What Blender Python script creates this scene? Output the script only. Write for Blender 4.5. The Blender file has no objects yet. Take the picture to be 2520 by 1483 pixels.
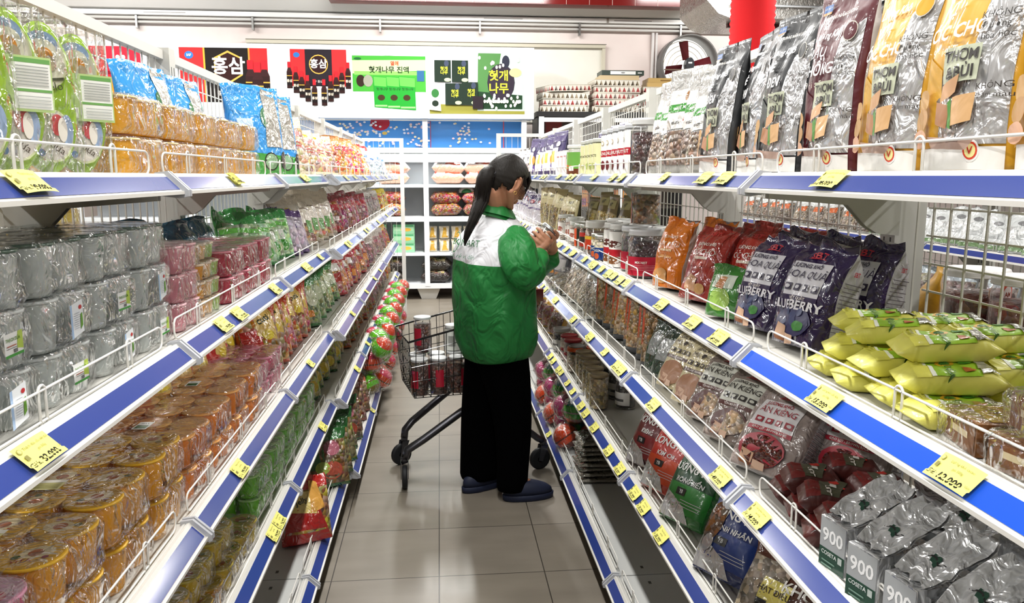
import bpy, math, random
from math import sin, cos, pi, radians as R, sqrt
from mathutils import Vector as V, Matrix, Euler, noise
sc = bpy.context.scene
COL = sc.collection
# ---------------------------------------------------------------- camera
F = 1890.0
PITCH = math.atan(309 / F); YAW = math.atan(179 * cos(PITCH) / F)
cd = bpy.data.cameras.new('camera'); cam = bpy.data.objects.new('camera', cd); COL.objects.link(cam)
cd.sensor_width = 36; cd.lens = F / 2520 * 36; cd.clip_start = .02; cd.clip_end = 60
cam.location = (0, 0, 1.5); cam.rotation_euler = (pi / 2 - PITCH, 0, -YAW)
sc.camera = cam
# ---------------------------------------------------------------- exposure, world
sc.view_settings.view_transform = 'Standard'; sc.view_settings.look = 'None'
sc.view_settings.gamma = 1; sc.view_settings.use_curve_mapping = False
sc.view_settings.exposure = 0.0
sc.cycles.max_bounces = 7; sc.cycles.diffuse_bounces = 3; sc.cycles.glossy_bounces = 3
sc.cycles.transmission_bounces = 2; sc.cycles.transparent_max_bounces = 14
sc.cycles.caustics_reflective = False; sc.cycles.caustics_refractive = False
sc.cycles.sample_clamp_indirect = 4
wd = bpy.data.worlds.new('world'); sc.world = wd; wd.use_nodes = True
wd.node_tree.nodes['Background'].inputs[0].default_value = (.9, .95, 1, 1)
wd.node_tree.nodes['Background'].inputs[1].default_value = .6
# ---------------------------------------------------------------- lamps (fluorescent battens, out of the frame overhead; added back-wall wash lights)
LAMPS = [(x, y) for x in (-2.6, .06, 2.9) for y in (-2.2, .2, 2.6, 5.0)] + [(x, 7.6) for x in (-2.6, .06, 2.9)]
LAMP_Z = 3.45; LAMP_W = 52
def area(name, loc, sx, sy, w, rot=(0, 0, 0), col=(1, .985, .95)):
    l = bpy.data.lights.new(name, 'AREA'); l.shape = 'RECTANGLE'; l.size = sx; l.size_y = sy; l.energy = w; l.color = col
    o = bpy.data.objects.new(name, l); COL.objects.link(o); o.location = loc; o.rotation_euler = rot; return o
for x, y in LAMPS:
    area('tube_and_wash_light', (x, y, LAMP_Z - .07), .12, 1.2, LAMP_W * (2.3 if y > 7 else 1.35 if y > 4 else 1))
area('tube_and_wash_light', (-4.3, 8.8, 3.9), 3, .12, 62, (R(40), 0, 0)); area('tube_and_wash_light', (0, 8.8, 3.9), 3, .12, 62, (R(40), 0, 0)); area('tube_and_wash_light', (4.3, 8.8, 3.95), 3, .12, 62, (R(40), 0, 0))  # added wash lights that brighten the back wall, without fixtures

# ---------------------------------------------------------------- helpers
def lin(h):
    if isinstance(h, (tuple, list)): return (*h[:3], 1)
    c = [((h >> s) & 255) / 255 for s in (16, 8, 0)]
    return tuple(x / 12.92 if x <= .04045 else ((x + .055) / 1.055) ** 2.4 for x in c) + (1,)
M = {}
def nmat(name):
    m = bpy.data.materials.new(name); m.use_nodes = True; nt = m.node_tree; nt.nodes.clear()
    out = nt.nodes.new('ShaderNodeOutputMaterial'); M[name] = m
    N = lambda t, **k: (lambda n: ([setattr(n, a, b) for a, b in k.items()], n)[1])(nt.nodes.new('ShaderNode' + t))
    L = lambda a, b: nt.links.new(a, b)
    return m, nt, out, N, L
def coords(N, L, sx=1, sy=1, sz=1, rnd=True):
    tc = N('TexCoord'); mp = N('Mapping'); L(tc.outputs['Object'], mp.inputs['Vector']); mp.inputs['Scale'].default_value = (sx, sy, sz)
    if rnd:
        oi = N('ObjectInfo'); mu = N('Math', operation='MULTIPLY'); L(oi.outputs['Random'], mu.inputs[0]); mu.inputs[1].default_value = 37
        L(mu.outputs[0], mp.inputs['Location'])
    return mp.outputs[0]
def base(name, rough=.5, metal=0, spec=.5, coat=0, bump=None, transl=0, attr=True, color=None, sheen=0):
    """printed surface: colour comes from the print stored per face; bump = (scale xyz, strength, distance, kind)"""
    m, nt, out, N, L = nmat(name)
    p = N('BsdfPrincipled'); p.inputs['Roughness'].default_value = rough; p.inputs['Metallic'].default_value = metal
    p.inputs['Specular IOR Level'].default_value = spec; p.inputs['Coat Weight'].default_value = coat; p.inputs['Coat Roughness'].default_value = .08
    if attr:
        a = N('Attribute', attribute_name='Col'); L(a.outputs['Color'], p.inputs['Base Color']); csock = a.outputs['Color']
    else:
        p.inputs['Base Color'].default_value = lin(color); csock = None
    if bump:
        s, st, dist, kind = bump
        co = coords(N, L, *s)
        if kind == 'crinkle':
            t = N('TexNoise'); t.inputs['Scale'].default_value = 1; t.inputs['Detail'].default_value = 2.5; t.inputs['Distortion'].default_value = 1.2; h = t.outputs[0]
        elif kind == 'vor':
            t = N('TexVoronoi'); t.inputs['Scale'].default_value = 1; h = t.outputs['Distance']
        else:
            t = N('TexNoise'); t.inputs['Scale'].default_value = 1; t.inputs['Detail'].default_value = 4; h = t.outputs[0]
        L(co, t.inputs['Vector'])
        b = N('Bump'); b.inputs['Strength'].default_value = st; b.inputs['Distance'].default_value = dist; L(h, b.inputs['Height'])
        L(b.outputs[0], p.inputs['Normal']); 
        if coat: L(b.outputs[0], p.inputs['Coat Normal'])
    sh = p.outputs[0]
    if transl:
        t2 = N('BsdfTranslucent'); mx = N('MixShader'); mx.inputs[0].default_value = transl
        if csock: L(csock, t2.inputs[0])
        L(sh, mx.inputs[1]); L(t2.outputs[0], mx.inputs[2]); sh = mx.outputs[0]
    L(sh, out.inputs[0]); return m
base('paint', .38, spec=.5)
base('paper', .75, spec=.2)
base('matte', .6, spec=.3, bump=((30, 30, 30), .25, .004, 'n'))
base('film', .22, spec=.6, coat=.9, bump=((24, 24, 17), .9, .016, 'crinkle'))
base('satin', .4, spec=.5, coat=.25, bump=((20, 20, 13), .5, .008, 'crinkle'))
base('foil', .24, metal=.55, coat=.6, bump=((30, 30, 20), .9, .016, 'crinkle'))
base('jelly', .18, spec=.6, coat=.5, transl=.22, bump=((60, 60, 60), .2, .003, 'n'))
base('gloss', .16, spec=.5)
base('metal', .33, metal=.85)
base('rubber', .55, spec=.3)
base('cloth', .5, spec=.4, bump=((11, 11, 8), .8, .035, 'crinkle'))
base('skin', .48, spec=.35, transl=.05)
base('blackcloth', .95, spec=.04); base('hair', .5, spec=.16, bump=((160, 160, 12), .6, .004, 'n'))
def clump(name, scale, hue, rough=.3, sat=1.1, stretch=1):
    m, nt, out, N, L = nmat(name); p = N('BsdfPrincipled'); p.inputs['Roughness'].default_value = rough; p.inputs['Coat Weight'].default_value = .35; p.inputs['Coat Roughness'].default_value = .1
    co = coords(N, L, scale, scale, scale * stretch); v = N('TexVoronoi'); v.inputs['Scale'].default_value = 1; L(co, v.inputs['Vector'])
    a = N('Attribute', attribute_name='Col'); hs = N('HueSaturation'); L(a.outputs['Color'], hs.inputs['Color'])
    sp = N('SeparateColor'); L(v.outputs['Color'], sp.inputs[0])
    for i, (lo, hi, tgt) in enumerate(((.5 - hue, .5 + hue, 'Hue'), (.5 * sat, 1.2 * sat, 'Saturation'), (.35, 1.35, 'Value'))):
        mr = N('MapRange'); L(sp.outputs[i], mr.inputs[0]); mr.inputs[3].default_value = lo; mr.inputs[4].default_value = hi; L(mr.outputs[0], hs.inputs[tgt])
    oi = N('ObjectInfo'); h2 = N('HueSaturation'); L(hs.outputs[0], h2.inputs['Color']); q = N('MapRange'); L(oi.outputs['Random'], q.inputs[0]); q.inputs[3].default_value = .5 - hue * .45; q.inputs[4].default_value = .5 + hue * .45; L(q.outputs[0], h2.inputs['Hue']); q2 = N('MapRange'); mm = N('Math', operation='FRACT'); m3 = N('Math', operation='MULTIPLY'); L(oi.outputs['Random'], m3.inputs[0]); m3.inputs[1].default_value = 7.3; L(m3.outputs[0], mm.inputs[0]); L(mm.outputs[0], q2.inputs[0]); q2.inputs[3].default_value = .75; q2.inputs[4].default_value = 1.25; L(q2.outputs[0], h2.inputs['Value'])
    L(h2.outputs[0], p.inputs['Base Color'])
    b = N('Bump'); b.invert = True; b.inputs['Strength'].default_value = .9; b.inputs['Distance'].default_value = .013; L(v.outputs['Distance'], b.inputs['Height']); L(b.outputs[0], p.inputs['Normal'])
    c2 = coords(N, L, 24, 24, 14); n2 = N('TexNoise'); n2.inputs['Scale'].default_value = 1; n2.inputs['Distortion'].default_value = 1.5; L(c2, n2.inputs['Vector'])
    b2 = N('Bump'); b2.inputs['Strength'].default_value = .8; b2.inputs['Distance'].default_value = .012; L(n2.outputs[0], b2.inputs['Height']); L(b2.outputs[0], p.inputs['Coat Normal'])
    L(p.outputs[0], out.inputs[0])
clump('candy', 48, .07, sat=1.0); clump('nuts', 70, .02, sat=1); clump('grain', 130, .02, sat=1, stretch=2.2)
def clear(name, fac_lo, fac_hi, bump, rough=.1, white=.0, sc3=(22, 22, 14)):
    """thin clear plastic: mostly see-through, glossy where it turns away"""
    m, nt, out, N, L = nmat(name); tr = N('BsdfTransparent'); gl = N('BsdfPrincipled'); gl.inputs['Base Color'].default_value = (.93, .94, .95, 1)
    gl.inputs['Roughness'].default_value = rough; gl.inputs['Specular IOR Level'].default_value = .8; gl.inputs['Coat Weight'].default_value = 1; gl.inputs['Coat Roughness'].default_value = rough
    g2 = N('BsdfGlossy'); g2.inputs['Roughness'].default_value = rough; g2.inputs['Color'].default_value = (1, 1, 1, 1)
    co = coords(N, L, *sc3); n = N('TexNoise'); n.inputs['Scale'].default_value = 1; n.inputs['Detail'].default_value = 2; n.inputs['Distortion'].default_value = 1.6; L(co, n.inputs['Vector'])
    b = N('Bump'); b.inputs['Strength'].default_value = bump; b.inputs['Distance'].default_value = .026; L(n.outputs[0], b.inputs['Height'])
    lw = N('LayerWeight'); lw.inputs['Blend'].default_value = .35; mr = N('MapRange'); L(lw.outputs['Facing'], mr.inputs[0]); mr.inputs[3].default_value = fac_lo; mr.inputs[4].default_value = fac_hi; mr.inputs[1].default_value = .12
    if bump: L(b.outputs[0], gl.inputs['Normal']); L(b.outputs[0], g2.inputs['Normal']); L(b.outputs[0], gl.inputs['Coat Normal']); L(b.outputs[0], lw.inputs['Normal'])
    m1 = N('MixShader'); m1.inputs[0].default_value = white; L(g2.outputs[0], m1.inputs[1]); L(gl.outputs[0], m1.inputs[2])
    m2 = N('MixShader'); L(mr.outputs[0], m2.inputs[0]); L(tr.outputs[0], m2.inputs[1]); L(m1.outputs[0], m2.inputs[2]); L(m2.outputs[0], out.inputs[0])
clear('wrap', .06, .8, 1, .08, .06, (30, 30, 17))
clear('pet', .05, .6, .0, .06, .15)
clear('pane', .03, .3, 0, .03, .1)
clear('straps', .25, .7, .5, .15, .6)
def glow(name, col, s):
    m, nt, out, N, L = nmat(name); e = N('Emission'); e.inputs[0].default_value = lin(col); e.inputs[1].default_value = s; L(e.outputs[0], out.inputs[0])
glow('tube_glow', 0xfffaf0, 6); glow('daylight', 0xfffdf6, 1.6)

class MB:
    def __init__(s): s.v = []; s.f = []; s.c = []; s.m = []; s.s = []; s.mats = []
    def mi(s, m):
        if m not in s.mats: s.mats.append(m)
        return s.mats.index(m)
    def add(s, vs, fs, col, mat='paint', smooth=False):
        o = len(s.v); s.v += [tuple(v) for v in vs]; k = s.mi(mat)
        multi = isinstance(col, list); c = None if multi else lin(col)
        for i, f in enumerate(fs):
            s.f.append([o + j for j in f]); s.c.append(lin(col[i]) if multi else c); s.m.append(k); s.s.append(smooth)
        return s
    def box(s, x0, y0, z0, x1, y1, z1, col, mat='paint'):
        vs = [(x, y, z) for z in (z0, z1) for y in (y0, y1) for x in (x0, x1)]
        return s.add(vs, [(0, 2, 3, 1), (4, 5, 7, 6), (0, 1, 5, 4), (2, 6, 7, 3), (0, 4, 6, 2), (1, 3, 7, 5)], col, mat)
    def prism(s, poly, axis, a0, a1, col, mat='paint', smooth=False):
        """poly in the two other axes, extruded along axis (0 x, 1 y, 2 z)"""
        def P(p, a): q = [0, 0, 0]; o = [i for i in range(3) if i != axis]; q[o[0]] = p[0]; q[o[1]] = p[1]; q[axis] = a; return tuple(q)
        n = len(poly); vs = [P(p, a0) for p in poly] + [P(p, a1) for p in poly]
        fs = [(i, (i + 1) % n, n + (i + 1) % n, n + i) for i in range(n)] + [tuple(range(n))[::-1], tuple(range(n, 2 * n))]
        return s.add(vs, fs, col, mat, smooth)
    def tube(s, pts, r, col, mat='paint', seg=6, closed=False):
        pts = [V(p) for p in pts]; n = len(pts); rs = r if isinstance(r, (list, tuple)) else [r] * n; vs = []; fs = []
        up = None
        for i, p in enumerate(pts):
            a = pts[(i - 1) % n] if (closed or i) else p; b = pts[(i + 1) % n] if (closed or i < n - 1) else p
            t = (b - a).normalized()
            if up is None: up = V((0, 0, 1)) if abs(t.z) < .9 else V((1, 0, 0))
            x = t.cross(up)
            if x.length < 1e-5: x = t.cross(V((.3, 1, .2)))
            x.normalize(); y = x.cross(t); up = y
            for k in range(seg): an = 2 * pi * k / seg; vs.append(p + (x * cos(an) + y * sin(an)) * rs[i])
        m = n if closed else n - 1
        for i in range(m):
            j = (i + 1) % n
            for k in range(seg): l = (k + 1) % seg; fs.append((i * seg + k, i * seg + l, j * seg + l, j * seg + k))
        if not closed: fs += [tuple(range(seg))[::-1], tuple((n - 1) * seg + k for k in range(seg))]
        return s.add(vs, fs, col, mat, seg > 4)
    def lathe(s, prof, col, mat='paint', seg=20, c=(0, 0, 0), smooth=True, capb=True, capt=True, cols=None):
        vs = []; fs = []; cc = []
        for (r, z) in prof:
            for k in range(seg): a = 2 * pi * k / seg; vs.append((c[0] + r * cos(a), c[1] + r * sin(a), c[2] + z))
        for i in range(len(prof) - 1):
            for k in range(seg): l = (k + 1) % seg; fs.append((i * seg + k, i * seg + l, (i + 1) * seg + l, (i + 1) * seg + k)); cc.append(cols[i] if cols else col)
        if capb: fs.append(tuple(range(seg))[::-1]); cc.append(cc[0])
        if capt: fs.append(tuple((len(prof) - 1) * seg + k for k in range(seg))); cc.append(cc[-2] if capb else cc[-1])
        return s.add(vs, fs, cc if cols else col, mat, smooth)
    def loft(s, rings, col, mat, smooth=True, cap=True, colf=None):
        n = len(rings[0]); vs = [p for r in rings for p in r]; fs = []; cc = []
        for i in range(len(rings) - 1):
            for k in range(n): l = (k + 1) % n; fs.append((i * n + k, i * n + l, (i + 1) * n + l, (i + 1) * n + k)); cc.append(colf(i, k) if colf else col)
        if cap: fs += [tuple(range(n))[::-1], tuple((len(rings) - 1) * n + k for k in range(n))]; cc += [cc[0], cc[-1]]
        return s.add(vs, fs, cc if colf else col, mat, smooth)
    def ball(s, c, r, col, mat='paint', seg=14, rings=9, sq=(1, 1, 1), f=None):
        vs = []; fs = []
        for i in range(1, rings):
            t = pi * i / rings
            for k in range(seg): a = 2 * pi * k / seg; p = V((sin(t) * cos(a) * sq[0], sin(t) * sin(a) * sq[1], cos(t) * sq[2])) * r; vs.append(V(c) + (f(p) if f else p))
        n = len(vs); vs += [V(c) + V((0, 0, r * sq[2])), V(c) - V((0, 0, r * sq[2]))]
        for i in range(rings - 2):
            for k in range(seg): l = (k + 1) % seg; fs.append((i * seg + k, (i + 1) * seg + k, (i + 1) * seg + l, i * seg + l))
        for k in range(seg): l = (k + 1) % seg; fs += [(n, k, l), (n + 1, (rings - 2) * seg + l, (rings - 2) * seg + k)]
        return s.add(vs, fs, col, mat, True)
    def build(s, name, parent=None, label=None, xf=None):
        me = bpy.data.meshes.new(name); vs = [tuple(xf @ V(v)) for v in s.v] if xf else s.v
        me.from_pydata(vs, [], s.f); 
        for m in s.mats: me.materials.append(M[m])
        me.polygons.foreach_set('material_index', s.m); me.polygons.foreach_set('use_smooth', s.s)
        at = me.attributes.new('Col', 'FLOAT_COLOR', 'FACE'); at.data.foreach_set('color', [x for c in s.c for x in c]); me.update()
        o = bpy.data.objects.new(name, me); COL.objects.link(o)
        if parent: o.parent = parent
        if label: o['label'] = label
        return o
def thing(name, label=None, cat=None, loc=(0, 0, 0), rot=(0, 0, 0), group=None):
    o = bpy.data.objects.new(name, None); COL.objects.link(o); o.location = loc; o.rotation_euler = rot; o.empty_display_size = .02
    return tag(o, label, cat, group)
def short(s):
    w = s.split()
    if len(w) > 16: w = s.replace('from the near end', 'from near end').replace(' candy bag', ' bag').split()
    while len(w) > 16 and 'the' in w: w.remove('the')
    while len(w) > 16 and 'and' in w: w.remove('and')
    if len(w) > 16: print('LONG', ' '.join(w))
    return ' '.join(w)
def tag(o, label=None, cat=None, group=None, kind=None):
    if label: o['label'] = short(label)
    if cat: o['category'] = cat
    if group: o['group'] = group
    if kind: o['kind'] = kind
    return o
def copytree(o, parent=None):
    c = o.copy(); COL.objects.link(c)
    if parent: c.parent = parent
    for ch in list(o.children): copytree(ch, c)
    return c
ORD = 'first second third fourth fifth sixth seventh eighth ninth tenth eleventh twelfth thirteenth fourteenth fifteenth sixteenth seventeenth eighteenth nineteenth twentieth'.split()
def run(proto, n, label, group, pos, tail='from the near end', cat=None):
    """n copies of a thing, each with its own label; pos(i) -> (location, rotation)"""
    out = []
    for i in range(n):
        o = proto if i == 0 else copytree(proto)
        loc, rot = pos(i); o.location = loc; o.rotation_euler = rot
        o['label'] = short(label if n == 1 else f"{label}, {ORD[i]} {tail}")
        if group and n > 1: o['group'] = group
        if cat: o['category'] = cat
        out.append(o)
    return out
# ---------------------------------------------------------------- lettering
_T = {}
def text(sx, bold=False):
    k = (sx, bold)
    if k not in _T:
        c = bpy.data.curves.new('t', 'FONT'); c.body = sx; c.resolution_u = 1 if len(sx) > 12 else 2; c.align_x = 'CENTER'; c.align_y = 'CENTER'
        if bold: c.offset = .022
        o = bpy.data.objects.new('t', c); COL.objects.link(o)
        me = bpy.data.meshes.new_from_object(o.evaluated_get(bpy.context.evaluated_depsgraph_get()))
        _T[k] = ([(v.co.x, v.co.y) for v in me.vertices], [tuple(p.vertices) for p in me.polygons])
        bpy.data.objects.remove(o); bpy.data.curves.remove(c); bpy.data.meshes.remove(me)
    return _T[k]
class Surf:
    """a printed surface: P(u, v) -> point; u -1..1 across, v 0..1 up; w, h its size in metres"""
    def __init__(s, P, w, h, eps=.0007, out=None): s.P = P; s.w = w; s.h = h; s.e = eps if eps != .0007 else .0012; s.n = 0; s.out = out
    def pt(s, u, v, k):
        p = V(s.P(u, v)); d = .02; n = (V(s.P(u + d, v)) - V(s.P(u - d, v))).cross(V(s.P(u, v + d)) - V(s.P(u, v - d)))
        n.normalize(); return p + n * (s.e + .00025 * k)
def decal(mb, S, lay, mat='film'):
    """lay: ('r',u0,v0,u1,v1,col) ('q',[4 uv],col) ('e',cu,cv,ru,rv,col) ('t',str,cu,cv,height_m,col,bold,rot,shear)"""
    for L in lay:
        S.n += 1; k = S.n; t = L[0]; m = L[-1] if isinstance(L[-1], str) and L[-1] in M and t != 't' else mat
        if t in ('r', 'q'):
            if t == 'r': _, a, b, c, d, col = L[:6]; q = [(a, b), (c, b), (c, d), (a, d)]
            else: q, col = L[1], L[2]
            nu = max(1, int(max(abs(q[1][0] - q[0][0]), abs(q[2][0] - q[3][0])) * 11)); nv = max(1, int(max(abs(q[3][1] - q[0][1]), abs(q[2][1] - q[1][1])) * 18)); vs = []
            for j in range(nv + 1):
                for i in range(nu + 1):
                    s_, t_ = i / nu, j / nv
                    u = (q[0][0] * (1 - s_) + q[1][0] * s_) * (1 - t_) + (q[3][0] * (1 - s_) + q[2][0] * s_) * t_
                    v = (q[0][1] * (1 - s_) + q[1][1] * s_) * (1 - t_) + (q[3][1] * (1 - s_) + q[2][1] * s_) * t_
                    vs.append(S.pt(u, v, k))
            fs = [(j * (nu + 1) + i, j * (nu + 1) + i + 1, (j + 1) * (nu + 1) + i + 1, (j + 1) * (nu + 1) + i) for j in range(nv) for i in range(nu)]
            mb.add(vs, fs, col, m, True)
        elif t == 'e':
            _, cu, cv, ru, rv, col = L[:6]; vs = [S.pt(cu, cv, k)]; n = 16
            for q in (.5, 1):
                for i in range(n): a = 2 * pi * i / n; vs.append(S.pt(cu + ru * q * cos(a), cv + rv * q * sin(a), k))
            fs = [(0, 1 + i, 1 + (i + 1) % n) for i in range(n)] + [(1 + i, 1 + n + i, 1 + n + (i + 1) % n, 1 + (i + 1) % n) for i in range(n)]
            mb.add(vs, fs, col, m, True)
        elif t == 't':
            sx, cu, cv, hh, col = L[1:6]; bold = L[6] if len(L) > 6 else False; rot = L[7] if len(L) > 7 else 0; sh = L[8] if len(L) > 8 else 0
            tv, tf = text(sx, bold); hh = hh / .93; cr, sr = cos(R(rot)), sin(R(rot)); vs = []
            for x, y in tv:
                x, y = (x + sh * y) * hh, y * hh; x, y = x * cr - y * sr, x * sr + y * cr
                vs.append(S.pt(cu + x / (S.w / 2), cv + y / S.h, k + (3 if S.e > .001 else 0)))
            mb.add(vs, tf, col, m)
# ---------------------------------------------------------------- soft packs
def pouch(name, w, h, d, col, lay=(), side=None, n=2.6, top=.1, mat='film', seed=0, nu=14, nv=16, crump=0., lean=0., gus=.75, wr=.004, zig=None, parent=None, lmat=None, part=None, neck=0, sidelay=None):
    side = side or col
    def f(v):
        if v > 1 - top: return .0
        q = v / (1 - top); return (gus + (1 - gus) * min(1, q / .18)) * (1 if q < .45 else max(0, cos((q - .45) / .55 * pi / 2)) ** .75)
    def PP(u, v, sg=-1):
        b = d / 2 * f(v) + .0012; a = w / 2 * (1 - .07 * f(v) + neck * (max(0, (v - .62)) * 2.6) ** 2 * -1 * (1 if v < .93 else .75))
        uu = max(-1, min(1, u)); e = (1 - abs(uu) ** n) ** (1 / n) if abs(uu) < 1 else 0
        y = sg * b * e; x = a * u; z = h * v
        k = noise.noise(V((u * 1.7 + seed * 3.1, v * 3.4, seed * 1.3 + (0 if sg < 0 else 4)))) * wr * (.4 + e)
        k2 = noise.noise(V((u * 5 + seed, v * 6, seed * 2.7))) * wr * .45
        y += sg * (k + k2) * (1 if b > .004 else .3)
        if crump and v > .72: y += crump * ((v - .72) / .28) ** 1.5 * noise.noise(V((u * 1.4 + seed * 5, 1.3, seed))) * 2.2; z -= abs(crump) * ((v - .72) / .28) * (.3 + .8 * abs(noise.noise(V((u * .8 + seed, 7, seed)))))
        return (x, y + lean * v * v, z)
    mb = MB(); us = [sin(pi / 2 * (-1 + 2 * i / nu)) for i in range(nu + 1)]; rings = []
    for j in range(nv + 1):
        v = j / nv; rings.append([PP(u, v) for u in us] + [PP(u, v, 1) for u in us[-2:0:-1]])
    nn = len(rings[0])
    def cf(i, k):
        if k < nu: return side if (k < 1 or k >= nu - 1) else col
        return side
    mb.loft(rings, col, mat, True, True, cf)
    S = Surf(lambda u, v: PP(u, v), w * .95, h)
    decal(mb, S, lay, lmat or mat)
    if sidelay: S = Surf(lambda u, v: (w / 2 * (1 - .07 * f(v)) * (1 - abs(u * .7) ** n) ** (1 / n) + .001, u * .7 * (d / 2 * f(v) + .001), h * v), d * .7, h); decal(mb, S, sidelay, 'paper')
    o = mb.build(part or name, parent)
    return o
def flatpack(name, w, l, t, col, lay=(), seed=0, mat='film', nu=12, nv=12, fin=.1, n=3, wr=.003, sidecol=None):
    """pillow pack lying flat: length along y, fins at both ends, top face printed"""
    def f(v): return max(0, min(1, min(v, 1 - v) / fin - .35)) ** .6 if min(v, 1 - v) > fin * .35 else 0
    def PP(u, v, sg=1):
        uu = max(-1, min(1, u)); e = (1 - abs(uu) ** n) ** (1 / n) if abs(uu) < 1 else 0; q = f(v); tt = t / 2 * q + .0012
        k = (noise.noise(V((u * 2 + seed * 3, v * 4, seed))) * wr + noise.noise(V((u * 6, v * 9 + seed, 3))) * wr * .5) * (.3 + e * q)
        return (w / 2 * u * (1 - .06 * q), (v - .5) * l, t / 2 + sg * (tt * e) + (k if sg > 0 else 0))
    mb = MB(); us = [sin(pi / 2 * (-1 + 2 * i / nu)) for i in range(nu + 1)]
    rings = [[PP(u, j / nv) for u in us] + [PP(u, j / nv, -1) for u in us[-2:0:-1]] for j in range(nv + 1)]
    mb.loft(rings, col, mat, True, True, (lambda i, k: (sidecol if k >= nu or k < 1 or k >= nu - 1 else col)) if sidecol else None)
    S = Surf(PP, w * .95, l); decal(mb, S, lay, mat); return mb.build(name)
# ---------------------------------------------------------------- jars and cups
def jar(name, r, h, fill, fmat='nuts', lidc=0xe9e9e6, lidh=.016, lab=None, labc=0xf4f2ee, lay=(), fillh=.86, seg=22, metal=False, arc=(-1.2, 1.2), labz=(.15, .62), sq=1, label=None, cat='jar', facing=0):
    """round jar: clear body, filling, screw lid and wrap label; label faces local -y"""
    o = thing(name, label, cat); b = MB()
    hb = h - lidh; b.lathe([(r * .9, .001), (r, .006), (r, hb * .88), (r * .9, hb * .95), (r * .9, hb + .004)], 0xffffff, 'pet', seg); b.build('body', o)
    c = MB(); c.lathe([(r * .86, .004), (r * .95, .008), (r * .95, hb * fillh * .97), (r * .7, hb * fillh)], fill, fmat, seg); c.build('filling', o)
    l = MB(); rl = r * .97; prof = [(rl, 0)]
    for k in range(3): prof += [(rl * 1.02, lidh * (.15 + .25 * k)), (rl * .99, lidh * (.3 + .25 * k))]
    l.lathe(prof + [(rl * .97, lidh), (rl * .8, lidh), (rl * .78, lidh * .9)], lidc, 'metal' if metal else 'paint', seg, (0, 0, hb)); l.build('lid', o)
    if lab is not False:
        m = MB(); a0, a1 = arc; z0, z1 = labz[0] * hb, labz[1] * hb; rr = r + .0008
        S = Surf(lambda u, v: (rr * sin(facing + (a0 + a1) / 2 + u * (a1 - a0) / 2), -rr * cos(facing + (a0 + a1) / 2 + u * (a1 - a0) / 2), z0 + v * (z1 - z0)), rr * (a1 - a0), z1 - z0, .0002)
        decal(m, S, [('r', -1, 0, 1, 1, labc)] + list(lay), 'gloss'); m.build('jar_label', o)
    return o
_cupm = {}
def cupmesh(r, h, col, lidc, spots, dome=0, seg=18, taper=.78):
    k = (r, h, col, lidc, dome, taper)
    if k not in _cupm:
        b = MB(); b.lathe([(r * taper, 0), (r * taper * 1.01, .004), (r * .93, h * .9), (r * .93, h - .003)], col, 'jelly', seg); bo = b.build('cup_body')
        l = MB(); l.lathe([(r * .93, h - .004), (r, h - .003), (r, h), (r * .96, h + .001)], lidc, 'gloss', seg, capb=False)
        S = Surf(lambda u, v: (u * r, (v - .5) * 2 * r, h + .001), 2 * r, 2 * r, .0002); decal(l, S, spots, 'gloss'); lo = l.build('lid')
        _cupm[k] = (bo.data, lo.data); bpy.data.objects.remove(bo); bpy.data.objects.remove(lo)
    return _cupm[k]
def wrapmesh(w, l, h, seed=0, mat='wrap', bulge=.006):
    mb = MB(); N_ = 12
    rings = []
    for j in range(7):
        z = h * j / 6; sh = .93 if j in (0, 6) else 1; ring = []
        for i in range(28):
            a = 2 * pi * i / 28; c_, s_ = cos(a), sin(a); e = .32
            x = w / 2 * sh * (abs(c_) ** e) * (1 if c_ > 0 else -1); y = l / 2 * sh * (abs(s_) ** e) * (1 if s_ > 0 else -1)
            q = 1 + noise.noise(V((x * 22 + seed, y * 22, z * 26 + seed))) * bulge * 8; ring.append((x * q, y * q, z))
        rings.append(ring)
    mb.loft(rings, 0xffffff, mat, True, False); 
    t = rings[-1]; mb.add([(0, 0, h + .003)] + t, [(0, 1 + i, 1 + (i + 1) % 28) for i in range(28)], 0xffffff, mat, True)
    return mb
def cuppack(name, nx, ny, r, h, col, lidc, spots, label=None, seed=0, card=None, cols=None, taper=.78, tiers=1, wrap=True, cat='jelly pack'):
    """a bagged pack of cups: nx deep by ny along the shelf"""
    o = thing(name, label, cat); g = r * 2.03
    for t in range(tiers):
        for i in range(nx):
            for j in range(ny):
                c_ = cols[(i + j) % len(cols)] if cols else col
                bm, lm = cupmesh(r, h, c_, lidc, spots, taper=taper)
                b = bpy.data.objects.new('cup', bm); COL.objects.link(b); b.parent = o; b.location = ((i - (nx - 1) / 2) * g, (j - (ny - 1) / 2) * g, t * (h + .002)); b.rotation_euler[2] = (i * 1.9 + j * 2.7 + seed)
                l = bpy.data.objects.new('lid', lm); COL.objects.link(l); l.parent = b
    hh = tiers * (h + .002)
    if wrap: wrapmesh(nx * g + .004, ny * g + .004, hh + .002, seed).build('wrapping', o)
    if card:
        m = MB(); cw, ch, top, lay = card
        if top: S = Surf(lambda u, v: (u * cw / 2, (v - .5) * ch, hh + .006), cw, ch, .0003)
        else: S = Surf(lambda u, v: (nx * g / 2 + .006, u * cw / 2, hh * .5 + (v - .5) * ch), cw, ch, .0003)
        decal(m, S, lay, 'gloss'); m.build('label_card', o)
    return o
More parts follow.
